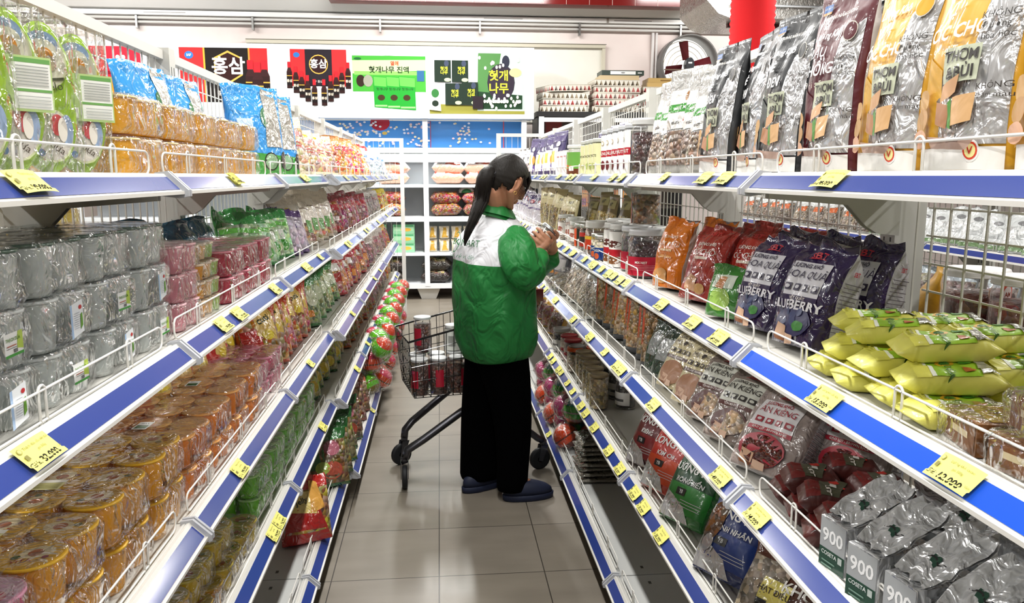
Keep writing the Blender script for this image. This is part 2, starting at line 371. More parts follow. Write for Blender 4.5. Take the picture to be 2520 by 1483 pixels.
# ================================================================ the room
def slab(name, x0, y0, z0, x1, y1, z1, col, mat='paint'):
    b = MB(); b.box(x0, y0, z0, x1, y1, z1, col, mat); return tag(b.build(name), kind='structure')
def tilemat():
    m, nt, out, N, L = nmat('tiles'); p = N('BsdfPrincipled'); co = coords(N, L, 1, 1, 1, False)
    mp = N('Mapping'); L(co, mp.inputs[0]); mp.inputs['Location'].default_value = (.023 + .0, -.305, 0)
    br = N('TexBrick'); br.offset = 0; br.inputs['Scale'].default_value = 1; br.inputs['Brick Width'].default_value = .403; br.inputs['Row Height'].default_value = .403
    br.inputs['Mortar Size'].default_value = .0022; br.inputs['Mortar Smooth'].default_value = .2; br.inputs['Bias'].default_value = 0
    br.inputs['Color1'].default_value = lin(0x7e766a); br.inputs['Color2'].default_value = lin(0x857d72); br.inputs['Mortar'].default_value = lin(0x3a352f); L(mp.outputs[0], br.inputs['Vector'])
    n = N('TexNoise'); n.inputs['Scale'].default_value = 3; n.inputs['Detail'].default_value = 6; c2 = coords(N, L, 1, 3.2, 1, False); L(c2, n.inputs['Vector'])
    mx = N('MixRGB', blend_type='OVERLAY'); mx.inputs[0].default_value = .28; L(br.outputs[0], mx.inputs[1]); L(n.outputs[0], mx.inputs[2]); L(mx.outputs[0], p.inputs['Base Color'])
    mr = N('MapRange'); L(n.outputs[0], mr.inputs[0]); mr.inputs[3].default_value = .3; mr.inputs[4].default_value = .42; L(mr.outputs[0], p.inputs['Roughness'])
    b = N('Bump'); b.invert = True; b.inputs['Strength'].default_value = .5; b.inputs['Distance'].default_value = .002; L(br.outputs['Fac'], b.inputs['Height']); L(b.outputs[0], p.inputs['Normal']); L(p.outputs[0], out.inputs[0])
tilemat()
def wallmat(name, col, sp):
    m, nt, out, N, L = nmat(name); p = N('BsdfPrincipled'); p.inputs['Roughness'].default_value = .7; n = N('TexNoise'); n.inputs['Scale'].default_value = 1.3; n.inputs['Detail'].default_value = 5
    co = coords(N, L, 1, 1, 1, False); L(co, n.inputs['Vector']); r = N('ValToRGB'); r.color_ramp.elements[0].color = lin(col); r.color_ramp.elements[1].color = lin(sp); r.color_ramp.elements[0].position = .35; r.color_ramp.elements[1].position = .7
    L(n.outputs[0], r.inputs[0]); L(r.outputs[0], p.inputs['Base Color']); L(p.outputs[0], out.inputs[0])
wallmat('pinkwall', 0xe9d9d4, 0xefe6e2); wallmat('boards', 0xe9e6da, 0xf0eee4)
slab('floor', -7, -5, -.1, 8, 10.6, 0, 0xffffff, 'tiles')
slab('wall_back', -7, 10.401, 0, 8, 10.6, 4.6, 0xffffff, 'pinkwall')
slab('wall_left', -7.1, -5, 0, -7, 10.6, 4.6, 0xa8a29c)
slab('wall_right', 8, -5, 0, 8.1, 10.6, 4.6, 0xa8a29c)
slab('wall_front', -7, -5.1, 0, 8, -5, 4.6, 0x8d8883)
slab('ceiling', -7, -5, 4.5, 8, 10.6, 4.6, 0x8f8d89)
# boarded window recess in the back wall
b = MB(); b.box(-2.35, 10.375, 2.2, 2.16, 10.41, 3.16, 0xffffff, 'boards')
for x in (-.6, .25, 1.2): b.box(x, 10.372, 2.2, x + .005, 10.376, 3.16, 0xb9b3a2)
tag(b.build('window_1'), kind='structure')
b = MB(); b.box(-2.4, 10.33, 3.155, 2.2, 10.4, 3.2, 0xcfc9b6); b.box(2.16, 10.34, 2.2, 2.2, 10.4, 3.16, 0xcfc9b6); b.box(-2.4, 10.325, 3.195, 2.21, 10.335, 3.203, 0x6b6658); tag(b.build('trim_1'), kind='structure')
# cornice, dark red tile band, conduit tray and pipes along the back wall
b = MB(); b.prism([(10.4, 3.53), (10.26, 3.54), (10.12, 3.66), (10.4, 3.66)], 0, -7, 8, 0xe6e4e0); b.box(-7, 10.12, 3.66, 8, 10.4, 3.9, 0xdcdad6)
tag(b.build('trim_2'), kind='structure')
b = MB(); b.box(-1.3, 9.9, 3.60, 3.2, 10.12, 3.82, 0x7c1f1d, 'gloss')
for i in range(16): b.box(-1.3 + i * .29, 9.896, 3.6, -1.294 + i * .29, 9.9, 3.82, 0xd9b9b2)
tag(b.build('trim_3'), kind='structure')
b = MB(); b.box(-5.4, 10.3, 3.465, 4.6, 10.399, 3.52, 0xf4f3f0); b.box(2.2, 10.295, 3.465, 2.23, 10.3, 3.52, 0x9a938a)
for x in (-3.6, .6, 2.3): b.box(x, 10.296, 3.49, x + .5, 10.3, 3.497, 0x8f8b86)
o = b.build('cable_trunking'); tag(o, 'long white cable trunking box high on the back wall', 'trunking')
def pipe(z, lab, r):
    o = thing('conduit_pipe', lab, 'pipe', (0, 10.34, z)); b = MB(); b.tube([(-5.5, 0, 0), (4.6, 0, 0)], r, 0xdedcd8, 'gloss', 8); b.build('pipe', o)
    for i, x in enumerate((-3.7, -2.3, -.72, .55, 1.85, 3.2)): m = MB(); m.box(x - .012, -.03, -r - .012 - (.05 if z < 3.4 else 0), x + .012, .04, r + .006, 0x9b9a98, 'metal'); m.build('clip', o)
pipe(3.435, 'white conduit pipe directly below the trunking on the back wall', .018); pipe(3.385, 'lowest white conduit pipe on the back wall with hanging clips', .016)
b = MB(); b.tube([(0, 0, 1.2), (0, 0, 3.36)], .02, 0xe6e2e0, 'gloss', 8); b.tube([(.05, 0, 1.2), (.05, 0, 3.36)], .016, 0xe6e2e0, 'gloss', 8)
o = b.build('vertical_pipe'); o.location = (2.84, 10.36, 0); tag(o, 'pair of white pipes running down the pink back wall', 'pipe')
b = MB(); rnd = random.Random(3)
for k in range(4):
    b.tube([(-5.5 + .12 * i, 10.36, 3.36 + .04 * k - .09 * sin(i * .9 + k) - (.12 * i / 3 if k % 2 else .02 * i)) for i in range(8)], .007, 0x1c1b1f, 'rubber', 5)
tag(b.build('black_cable'), 'tangle of black cables hanging on the wall at the far upper left', 'cable')
# exhaust fan
def fan():
    o = thing('exhaust_fan', 'round wall exhaust fan with dark red blades and black motor', 'fan', (3.27, 10.2, 2.93)); b = MB()
    Rr = .36; n = 36
    for y0, y1, r0, r1, c in ((-.12, .2, Rr, Rr + .02, 0x6f6d6b),):
        vs = []; 
        for y in (y0, y1):
            for r in (r0, r1):
                for k in range(n): a = 2 * pi * k / n; vs.append((r * cos(a), y, r * sin(a)))
        fs = []
        for p, q in ((0, 1), (1, 3), (3, 2), (2, 0)):
            for k in range(n): l = (k + 1) % n; fs.append((p * n + k, p * n + l, q * n + l, q * n + k))
        b.add(vs, fs, c, 'paint', True)
    b.build('housing', o)
    b = MB(); vs = [(0, .19, 0)] + [(Rr * cos(2 * pi * k / n), .19, Rr * sin(2 * pi * k / n)) for k in range(n)]; b.add(vs, [(0, 1 + k, 1 + (k + 1) % n) for k in range(n)], 0xfdfcf8, 'daylight')
    for r in (.1, .16, .22, .28, .34): b.tube([(r * cos(2 * pi * k / 30), .17, r * sin(2 * pi * k / 30)) for k in range(30)], .004, 0xe9dcbc, 'paint', 4, True)
    b.build('rear_grille', o)
    b = MB(); pl = [(.058 * cos(a) * (1.15 if abs(sin(a)) > .8 else 1), .09 * sin(a)) for a in [2 * pi * k / 10 for k in range(10)]]; b.prism(pl, 1, -.11, .0, 0x2c2e33); b.box(-.025, -.113, .01, .025, -.109, .03, 0xe8e8e8); b.build('motor', o)
    for k, a in enumerate((105, 15, -75, 195)):
        m = MB(); ca, sa = cos(R(a)), sin(R(a)); P = lambda s, t, y: (ca * s - sa * t, y, sa * s + ca * t)
        m.add([P(.07, -.03, -.02), P(.3, -.06, -.05), P(.32, .04, .02), P(.08, .035, .04), P(.07, -.03, -.014), P(.3, -.06, -.044), P(.32, .04, .026), P(.08, .035, .046)], [(0, 1, 2, 3), (7, 6, 5, 4), (0, 4, 5, 1), (1, 5, 6, 2), (2, 6, 7, 3), (3, 7, 4, 0)], 0x5d1c22, 'gloss'); m.build('blade', o)
    b = MB(); b.box(-.34, -.1, -.075, .34, -.09, -.06, 0x6f5a4a); b.build('mounting_bar', o)
fan()
# insulated duct with dark red steel supports, red pleated column
o = thing('air_duct', 'silver foil-wrapped air duct hanging near the upper right', 'duct', (3.3, 8.2, 3.12)); b = MB()
pf = [(-.62, .62), (-.62, .10), (-.5, -.02), (-.38, -.06), (2.8, -.06), (2.8, .62)]
b.prism(pf, 1, -.4, .5, 0xb9b6b0, 'foil'); b.build('duct', o)
for z, y in ((.22, -.43), (-.1, -.1)):
    m = MB(); m.box(-.45 if z > 0 else -.3, y - .02, z, 2.6, y + .02, z + .04, 0x4c1a1d); m.build('support_angle', o)
m = MB(); m.tube([(-.4, -.42, .06), (2.4, -.42, .04)], .012, 0xcfd4d8, 'metal', 6); m.build('rod', o)
m = MB(); m.box(.12, .35, -.62, .17, .39, -.05, 0x6a1c20); m.build('hanger_post', o)
o = thing('insulation_panel', 'silver speckled insulation board hung beside the red paper column', 'panel', (3.6, 6.4, 2.9)); b = MB(); b.box(-.05, 0, -.1, .9, .05, 1.4, 0xb4b9bd, 'foil'); b.build('board', o)
b = MB(); prof = []
for i in range(116): prof += [(.142 if i % 2 else .134, 2.05 + i * .02)]
b.lathe(prof, 0xe8262b, 'paper', 28); o = b.build('paper_column'); o.location = (2.02, 5.0, 0); tag(o, 'bright red pleated paper column hanging from the ceiling', 'decoration')
# fluorescent battens
def batten(x, y, lab):
    o = thing('ceiling_lamp', lab, 'lamp', (x, y, LAMP_Z)); b = MB(); b.box(-.05, -.62, .0, .05, .62, .06, 0xe8e8e6); b.build('housing', o)
    b = MB(); b.tube([(0, -.59, -.03), (0, .59, -.03)], .014, 0xffffff, 'tube_glow', 8); b.build('tube', o)
    b = MB(); b.tube([(0, -.4, .06), (0, -.4, 1.05)], .004, 0x888888, 'metal', 5); b.tube([(0, .4, .06), (0, .4, 1.05)], .004, 0x888888, 'metal', 5); b.build('suspension_rod', o)
# ================================================================ shelving
LZ = [1.498, 1.173, .805, .488, .15]; RZ = [1.50, 1.15, .843, .493, .12]
BL = .96; DK = 0xdcdad2; DF = .315; DB = .36
WH = 0xe4e2dc; GR = 0xb4b6bb; BLUE = 0x34468f; BRIGHT = 0x1f55cc
def shelfpart(par, z, base=False, blue=BLUE):
    D = DB if base else DF; s = MB(); hl = BL / 2 - .003
    s.box(.03, -hl, z - .022, D, hl, z, 0xb9bab8 if base else 0xcfcdc6); s.tube([(D - .004, -hl, z + .001), (D - .004, hl, z + .001)], .004, WH, 'paint', 6)
    s.box(D - .006, -hl, z - .03, D, hl, z - .02, WH)
    for y in (-hl + .05, hl - .05): s.box(D - .11, y - .008, z, D - .1, y + .008, z + .0006, 0x40403e)
    s.build('shelf_base' if base else 'shelf', par)
    sh = par.children[-1]
    m = MB(); P = lambda q: [(D + a, z + c) for a, c in q]
    m.prism(P([(0, .004), (.006, .006), (.010, .001), (.0365, -.0255), (.041, -.026), (.041, -.032), (.034, -.032), (0, -.008)]), 1, -hl, hl, WH)
    n = (.7, .7); m.add([(D + .0122, -hl + .012, z + .0002), (D + .0122, hl - .012, z + .0002), (D + .0352, hl - .012, z - .0228), (D + .0352, -hl + .012, z - .0228)], [(0, 1, 2, 3)], blue, 'gloss')
    m.build('price_strip', sh)
    for y in (-hl, hl - .007):
        m = MB(); m.prism(P([(-.012, .008), (.012, .011), (.048, -.024), (.048, -.036), (.03, -.040), (-.012, -.034)]), 1, y, y + .007, GR, 'paint'); m.build('end_cap', sh)
    if not base:
        for y in (-hl + .004, hl - .007):
            m = MB(); m.prism([(.028, z - .022), (D - .01, z - .022), (D - .01, z - .045), (.14, z - .058), (.10, z - .10), (.075, z - .115), (.028, z - .12)], 1, y, y + .003, 0xc2c1bb); m.build('bracket', sh)
    # wire guard
    g = MB(); x = D - .012; y0, y1, z0, z1, r = -.445, .445, z + .005, z + .046, .016; pts = []
    for cy, cz, a0 in ((y1 - r, z1 - r, 0), (y0 + r, z1 - r, 90), (y0 + r, z0 + r, 180), (y1 - r, z0 + r, 270)):
        for k in range(4): a = R(a0 + 30 * k); pts.append((x, cy + r * cos(a), cz + r * sin(a)))
    g.tube(pts, .0021, 0xe9e7e1, 'paint', 6, True)
    for y in (-.29, 0, .29):
        g.tube([(x, y - .009, z - .002), (x, y - .009, z1 - .001)] + [(x, y - .009 * cos(R(a)), z1 + .007 * sin(R(a))) for a in (20, 60, 90, 120, 160)] + [(x, y + .009, z1 - .001), (x, y + .009, z - .002)], .0021, 0xe9e7e1, 'paint', 6)
    g.build('wire_guard', sh)
    return sh
def upright(par, y):
    m = MB(); m.box(-.035, y - .026, 0, .03, y + .026, 1.88, 0xcfcec8)
    for k in range(34):
        for dy in (-.014, .009):
            m.box(.03, y + dy, .15 + k * .05, .0304, y + dy + .005, .175 + k * .05, 0x2b2b2c)
    m.build('upright', par)
def bay(Z, hs, back=(), blues=None, label=None, ys=-1):
    o = thing('shelving_unit', label, 'shelf unit'); upright(o, ys * (BL / 2 - .027))
    m = MB(); k = 0
    y = -BL / 2 + (.075 if ys < 0 else .025)
    while y < BL / 2 - (.01 if ys < 0 else .06): m.box(-.0018, y - .0018, .2, .0018, y + .0018, 1.86, 0xdedcd6); y += .05
    zz = .25
    while zz < 1.86: m.box(-.004, -BL / 2 + .055, zz - .0018, -.0005, BL / 2 - .004, zz + .0018, 0xdedcd6); zz += hs
    m.build('wire_panel', o)
    m = MB(); m.box(-.014, -BL / 2 + .055, 1.845, .014, BL / 2 - .004, 1.872, 0xd6d5d0); m.build('top_rail', o)
    m = MB(); m.box(-.01, -BL / 2 + .055, .02, DB - .04, BL / 2 - .004, .1, 0xb6b7b5); m.build('plinth', o)
    for i, z in enumerate(Z): shelfpart(o, z, i == 4, (blues or {}).get(i, BLUE))
    for z in back:
        m = MB(); m.box(-.33, -BL / 2 + .004, z - .025, -.03, BL / 2 - .004, z, 0xd6d4cc); m.prism([(-.33, z), (-.33, z - .02), (-.365, z - .03)], 1, -BL / 2 + .004, BL / 2 - .004, BLUE, 'gloss'); m.build('rear_shelf', o)
    return o
def endframe(o, y):
    upright(o, y)
    m = MB(); m.box(.385, y, 0, .425, y + .03, 1.885, 0xe6e5e0); m.box(0, y, 1.855, .385, y + .03, 1.885, 0xe6e5e0)
    for k in range(6): m.box(.06 + k * .055, y + .012, .1, .063 + k * .055, y + .015, 1.86, 0xe0ded8)
    m.build('end_frame', o)
LX, RX = -.833, .955
LJ0, RJ0 = .56, .53
names = 'nearest second third fourth fifth sixth seventh farthest'.split()
TAGS = {('L', 0): [(.99, '19.000'), (1.95, '21.000'), (2.99, ''), (4.27, '')], ('L', 1): [(.95, '32.000'), (1.77, '19.000'), (2.33, '18.000'), (2.91, '16.000'), (3.23, ''), (3.93, ''), (4.94, ''), (5.76, '')],
 ('L', 2): [(1.83, '19.000'), (2.89, ''), (3.96, ''), (4.73, ''), (5.33, ''), (5.81, '')], ('L', 3): [(1.18, '19.000'), (2.22, '16.000'), (4.69, ''), (5.87, ''), (6.58, '')], ('L', 4): [(4.4, '')],
 ('R', 0): [(1.18, '34.000'), (1.64, '34.000'), (1.77, '34.000'), (2.1, ''), (3.08, ''), (3.67, ''), (3.98, '')],
 ('R', 1): [(.83, '12.000'), (1.15, '15.000'), (1.63, '47.000'), (1.81, '47.000'), (2.08, '47.000')] + [(y, '') for y in (2.5, 2.69, 2.9, 3.09, 3.25, 3.52, 3.74, 3.92)],
 ('R', 2): [(1.38, '14.000'), (1.58, '49.000'), (2.13, '47.000'), (2.6, '38.000')] + [(y, '') for y in (2.81, 3.12, 3.5, 4.1, 4.6)],
 ('R', 3): [(2.01, '35.000'), (2.2, '35.000'), (2.31, '35.000'), (2.52, '35.000'), (2.7, '35.000')] + [(y, '') for y in (3.5, 3.65, 3.85)], ('R', 4): [(3.97, '')]}
PN = {'32.000': 'Thạch dừa cốc việt thái', '12.000': 'Lương khô cacao', '15.000': 'Lương khô cốt dừa', '34.000': 'Lương khô dinh dưỡng', '14.000': 'Lương khô Sumer', '49.000': 'Lương khô ăn kiêng'}
def pricetag(par, yl, z, price, D):
    """par's local frame: the reader stands at +x looking to -x, so text runs along +y"""
    m = MB(); w, h = (.076, .042) if price else (.06, .036)
    def P(u, v):
        t = 1 - v; bul = .002 * (1 - u * u) + (.0035 if v < .2 else .002); s_ = .0235 * 2 ** .5
        a = -.003 + t * h * .93; return (D + .0105 + a * .72 + bul, yl + u * w / 2, z + .0035 - a * .70 + bul)
    S = Surf(P, w, h, .0002); lay = [('r', -1, 0, 1, 1, 0xf3ee84)]
    if price:
        lay += [('t', 'Giá:', -.74, .2, .0105, 0x35331c), ('t', price, .12, .2, .014, 0x1d1c12, True), ('t', PN.get(price, 'Thạch trái cây'), .15, .8, .0055, 0x8d8846), ('t', 'gói 500g', .15, .58, .005, 0x8d8846), ('e', -.8, .8, .1, .1, 0xa9a35a), ('e', -.8, .8, .07, .07, 0xf3ee84), ('r', -.86, .42, -.7, .6, 0x8f8a50), ('t', '/Gói', .86, .3, .0045, 0x6d6938)]
    else: lay += [('t', '35.000', .02, .22, .0075, 0x35331c), ('r', -.4, .68, .6, .74, 0x9a9450), ('r', -.3, .52, .5, .57, 0x9a9450), ('r', -.85, .45, -.6, .75, 0x8f8a50)]
    decal(m, S, lay, 'paper'); return m.build('price_tag', par)
bays = []
def makebays(side, X, J0, n, Z, proto, sgn, shift=lambda i: 0):
    for i in range(n):
        o = proto[0] if i == 0 else (proto[1] if i == 1 and len(proto) > 1 else copytree(proto[-1]))
        yc = J0 + BL * (i + .5); o.location = (X + shift(i), yc, 0); o.rotation_euler = (0, 0, 0 if sgn > 0 else pi)
        wd_ = names[i] if i < n - 1 else 'farthest'
        o['label'] = f"white metal shelving unit with wire back along the {'left' if side == 'L' else 'right'} side of the aisle, {wd_} from the camera" if i else f"white metal shelving unit with wire back, the nearest on the {'left' if side == 'L' else 'right'} side"
        if i not in (0, n - 1): o['label'] = f"{wd_} white metal shelving unit with wire back along the {'left' if side == 'L' else 'right'} aisle side"
        if i == n - 1: o['label'] = f"last white shelving unit before the end frame on the {'left' if side == 'L' else 'right'} side"
        o['group'] = f"shelving units on the {'left' if side == 'L' else 'right'}"
        sh = [c for c in o.children if c.name.startswith('shelf')]
        for lv in range(5):
            for (y, pz) in TAGS.get((side, lv), []):
                if J0 + BL * i <= y < J0 + BL * (i + 1): pricetag(sh[lv], (y - yc) * sgn, Z[lv], pz, DB if lv == 4 else DF)
        bays.append(o)
    return o
makebays('L', LX, LJ0, 8, LZ, [bay(LZ, .11, (1.2, .8, .4), None)], 1, lambda i: .04 if i >= 3 else 0)
endframe(bays[7], BL / 2 - .029)
makebays('R', RX, RJ0, 7, RZ, [bay(RZ, .054, (1.05, .66, .3), {1: BRIGHT}, ys=1), bay(RZ, .054, (1.05, .66, .3), ys=1)], -1)
endframe(bays[14], -BL / 2 + .027)
# gondola across the next aisle on the right
far = bay(RZ, .11); 
for i, o in enumerate(run(far, 6, 'white shelving unit of the next aisle behind the right panels', 'shelving units of the next aisle', lambda i: ((2.84, .9 + BL * (i + .5), 0), (0, 0, pi)), cat='shelf unit')): pass
# ================================================================ back wall: light box, display shelves, second cabinet
DY = 9.35
def lightbox():
    o = thing('sign_box', 'long white sign box with five posters above the back display shelves', 'sign', (0, DY, 0)); b = MB()
    b.box(-4.35, -.05, 2.17, 1.13, .3, 2.98, 0xe8edf1); b.box(-4.35, -.055, 2.165, 1.13, -.05, 2.19, 0xd6dde2); b.build('panel', o)
    def poster(x0, x1, z0, z1, lay, mat='paper'):
        m = MB(); S = Surf(lambda u, v: ((x0 + x1) / 2 + u * (x1 - x0) / 2, -.0505, z0 + v * (z1 - z0)), x1 - x0, z1 - z0, .0012); decal(m, S, lay, mat); m.build('poster', o)
    def bottle(cu, v0, s, a):  # s height in v, a = aspect correction u per v
        w = s * .16 * a
        return [('q', [(cu - w, v0), (cu + w, v0), (cu + w, v0 + s * .62), (cu - w, v0 + s * .62)], 0x2a1413), ('q', [(cu - w, v0 + s * .62), (cu + w, v0 + s * .62), (cu + w * .5, v0 + s * .78), (cu - w * .5, v0 + s * .78)], 0x34191a),
                ('r', cu - w * .6, v0 + s * .78, cu + w * .6, v0 + s, 0xb3202a), ('r', cu - w, v0 + s * .12, cu + w, v0 + s * .45, 0x150d0e), ('t', '홍삼', cu, v0 + s * .28, .035 * s / .5, 0xe9d6c0, True), ('r', cu - w, v0 + s * .46, cu + w, v0 + s * .49, 0xc49a3c)]
    a = .63
    poster(-4.28, -3.32, 2.32, 2.93, [('r', -1, 0, 1, 1, 0xc22a3c), ('q', [(-1, 0), (1, 0), (1, .42), (-1, .52)], 0xd98a1d), ('r', -.6, .5, .6, .56, 0x8f1626), ('t', '●●', .55, .8, .06, 0xf4d5d5), ('t', '건강', -.2, .72, .09, 0xf3e3e3, True), ('q', [(0, .0), (.35, .0), (.28, .42), (.05, .42)], 0xf2efe8), ('q', [(.45, 0), (.8, 0), (.8, .3), (.45, .3)], 0x4c3a24), ('r', .45, .1, .8, .24, 0xb9c47a), ('r', .52, .3, .73, .42, 0x2a2018)])
    poster(-2.9, -1.93, 2.33, 2.93, [('r', -1, 0, 1, 1, 0xd22a2c), ('r', -.43, 0, .57, 1, 0x17110f), ('r', -.46, 0, -.42, 1, 0xd9a23a), ('r', .56, 0, .6, 1, 0xb98a3a), ('e', -.78, .86, .1, .07, 0x2f6fb4), ('t', 'IAF', -.78, .86, .035, 0xffffff, True), ('q', [(-.22, .5), (.1, .34), (.42, .5), (.42, .82)], 0xc9a24a), ('q', [(-.22, .5), (.42, .82), (.1, .95), (-.22, .82)], 0xc9a24a), ('q', [(-.19, .52), (.1, .38), (.39, .52), (.39, .8)], 0x2a0d0c), ('q', [(-.19, .52), (.39, .8), (.1, .91), (-.19, .8)], 0x2a0d0c), ('t', '홍삼', .1, .65, .19, 0xf5f2ee, True), ('t', '홍삼 진액', .1, .16, .06, 0xe8e0d8), ('t', '6년근 홍삼', -.72, .2, .04, 0x7c1015)] + bottle(.60, .0, .78, .95) + bottle(.92, .0, .78, .95) + bottle(.76, -.1, .84, .95))
    poster(-1.72, -1.0, 2.30, 2.94, [('r', -.88, .34, .88, .98, 0xd42b2e), ('r', -.42, .34, .42, .98, 0x231d24), ('e', 0, .72, .3, .17, 0xc9a24a), ('e', 0, .72, .27, .15, 0x2a1216), ('t', '홍삼', 0, .72, .1, 0xf3efe8, True), ('e', -.68, .88, .1, .045, 0x2f6fb4), ('t', 'IAF 홍삼액', 0, .42, .03, 0xe8e0d8)] + [z for i, (x, v) in enumerate(((-.92, .3), (.92, .3), (-.72, .22), (.72, .22), (-.54, .14), (.54, .14), (-.36, .07), (.36, .07), (-.15, .0), (.15, .0))) for z in bottle(x, v, .46, 1.15)])
    poster(-.98, -.14, 2.25, 2.92, [('r', -1, .32, 1, .92, 0x3f9a34), ('q', [(-1, .62), (1, .68), (1, .86), (-1, .84)], 0xb9dc9a), ('r', -.95, .6, .95, .66, 0x7cc45a), ('e', 0, .98, .26, .06, 0x9db7a0), ('e', 0, .975, .24, .05, 0xe8edf1), ('t', '헛개나무 진액', 0, .68, .075, 0x222a1e, True), ('t', '열매', .15, .79, .05, 0xb02a20, True), ('e', -.78, .5, .12, .1, 0x2b1d14), ('e', -.58, .5, .13, .1, 0x8d8f80), ('e', -.85, .87, .1, .02, 0x1a5a2a), ('r', .76, .5, .96, .68, 0x2c5c86)]
        + [z for x in (-.2, .15, .5) for z in (('q', [(x - .22, .05 - x * .04), (x + .22, .03 - x * .04), (x + .2, .56), (x - .24, .58)], 0x1f8f2c), ('q', [(x - .21, .42), (x + .2, .4), (x + .2, .55), (x - .23, .57)], 0x5cc04a), ('t', '헛개나무', x, .36, .035, 0x222a1e), ('e', x - .03, .22, .1, .05, 0x3a2a18), ('r', x - .2, .06 - x * .04, x + .2, .09 - x * .04, 0x8ad47a))])
    fl = random.Random(5)
    poster(-.1, 1.02, 2.22, 2.94, [('q', [(-1, 0), (1, 0), (1, .1), (-1, .16)], 0x8d8a3c), ('q', [(0, .05), (1, .05), (.94, .96), (0.02, .96)], 0xb4c6bc), ('q', [(0, .3), (.34, .2), (.5, .96), (.02, .96)], 0x4c7a44), ('q', [(.0, .08), (.95, .08), (.95, .3), (.0, .36)], 0x1f3a24), ('e', .5, .5, .29, .3, 0x2f2733), ('e', .6, .83, .08, .1, 0x2a2c3a), ('t', '헛개', .45, .6, .12, 0xcfd33c, True), ('t', '나무', .45, .4, .12, 0xcfd33c, True), ('e', .8, .66, .13, .07, 0xe9d98a)]
        + [('e', fl.uniform(0.03, .9), fl.choice([fl.uniform(.08, .3), fl.uniform(.7, .9) if k < 22 else .2]), .025, .028, fl.choice([0xf0f2e6, 0xdfe8cc, 0xf6f7f0])) for k in range(60)]
        + [z for (x, v, s) in ((-.72, .5, .34), (-.36, .5, .34), (-.5, .14, .34), (-.16, .14, .36)) for z in (('r', x - .17, v, x + .17, v + s, 0x1b2a20), ('e', x + .08, v + s * .85, .05, .05, 0x3a4256), ('t', '헛개', x + .03, v + s * .6, .045, 0xcfd33c, True), ('t', '나무', x + .03, v + s * .42, .045, 0xcfd33c, True), ('e', x + .1, v + s * .1, .07, .03, 0xb9c99a))]
        + [('q', [(-1, .06), (-.76, .04), (-.8, .46), (-1.02, .48)], 0xe9ece6), ('e', -.88, .32, .08, .07, 0x2f6a34), ('e', -.88, .16, .07, .05, 0x1e2a20), ('r', -.1, .08, .12, .28, 0x241c22)])
lightbox()
def display():
    o = thing('display_case', 'white back-wall display case with lit shelves and tall posts', 'display', (0, DY, 0)); W2 = 0xe9edf0
    for x in (-4.15, -2.9, -1.41, -.16, 1.02):
        m = MB(); m.box(x - .03, 0, .17, x + .03, .06, 2.16, W2); m.build('post', o)
    for z in (1.80, 1.38, .985, .56, .17):
        m = MB(); t = .06 if z in (1.80, .985, .17) else .035; m.box(-4.2, .005, z - t / 2, 1.05, .62, z + t / 2, W2); m.build('shelf', o)
    m = MB(); m.box(-4.2, .6, .1, 1.05, .64, 1.8, 0xc9ced2); m.build('back_panel', o)
    m = MB(); fl = random.Random(8); S = Surf(lambda u, v: (-1.57 + u * 2.62, .3, 1.83 + v * .33), 5.2, .33, .001)
    lay = [('r', -1, 0, 1, 1, 0x4b8fd6), ('e', .33, .92, .045, .28, 0xb02a3c), ('e', .35, .55, .012, .06, 0xd9b95a)] + [('e', fl.choice([fl.gauss(.32, .05), fl.gauss(.72, .06), fl.gauss(.5, .03), fl.gauss(.22, .05)]), fl.uniform(.05, .95), .006, .035, fl.choice([0xf1e2b8, 0xf6d7dc, 0xe9eef6])) for _ in range(130)] + [('r', .56, 0, .564, 1, 0x9a4a6a), ('r', .9, 0, .905, 1, 0xc05a6a)]
    decal(m, S, [l for l in lay if l[0] != 'e' or abs(l[1]) < .97], 'gloss'); m.build('blossom_banner', o)
    m = MB(); m.box(-4.2, .02, 1.66, 1.05, .05, 1.77, 0xdfe8ee); m.build('fascia', o)
    for x in (-3.4, -1.6, -.15, .95):
        m = MB(); m.prism([(x - .15, .15), (x + .15, .15), (x + .09, 0), (x - .09, 0)], 1, .1, .5, 0xe4e2de); m.build('foot', o)
    for x in (-.78, .45): area('case_light', (x, DY + .12, 1.655), 1.1, .05, 22, (0, 0, 0), (.95, 1, 1))
    area('case_light', (-2.1, DY + .25, 1.655), 1.3, .05, 22, (0, 0, 0), (.95, 1, 1))
display()
def cabinet():
    o = thing('glass_cabinet', 'dark-framed cabinet with white trim under the stacked cartons', 'cabinet', (0, DY, 0)); b = MB()
    b.box(1.19, .05, 0, 3.0, .6, .12, 0x1c1c1e); b.box(1.19, .58, .12, 3.0, .6, 2.2, 0x4a3a30); b.box(1.17, 0, 2.2, 3.02, .62, 2.26, 0x161617); b.box(1.19, .05, .1, 1.22, .6, 2.2, 0x1c1c1e); b.box(2.97, .05, .1, 3.0, .6, 2.2, 0x1c1c1e); b.build('carcass', o)
    m = MB(); m.box(1.2, 0, .1, 1.26, .05, 2.2, 0xe8eaec); m.box(1.26, 0, 2.14, 3.0, .05, 2.19, 0xe8eaec); m.box(2.2, 0, .1, 2.24, .05, 2.14, 0xe8eaec); m.build('door_frame', o)
    m = MB(); m.box(1.26, .02, .12, 2.97, .024, 2.14, 0xffffff, 'pane'); m.build('glass_pane', o)
    for z in (1.6, 1.1, .6): m = MB(); m.box(1.23, .08, z, 2.96, .56, z + .02, 0x3b3430); m.build('shelf', o)
cabinet()
# ================================================================ goods, left side
def rot(deg, lean=0): return (R(-lean), 0, R(deg))
GX = -.545; GXF = -.505      # front line of goods near / far
def labl(lay): return lay
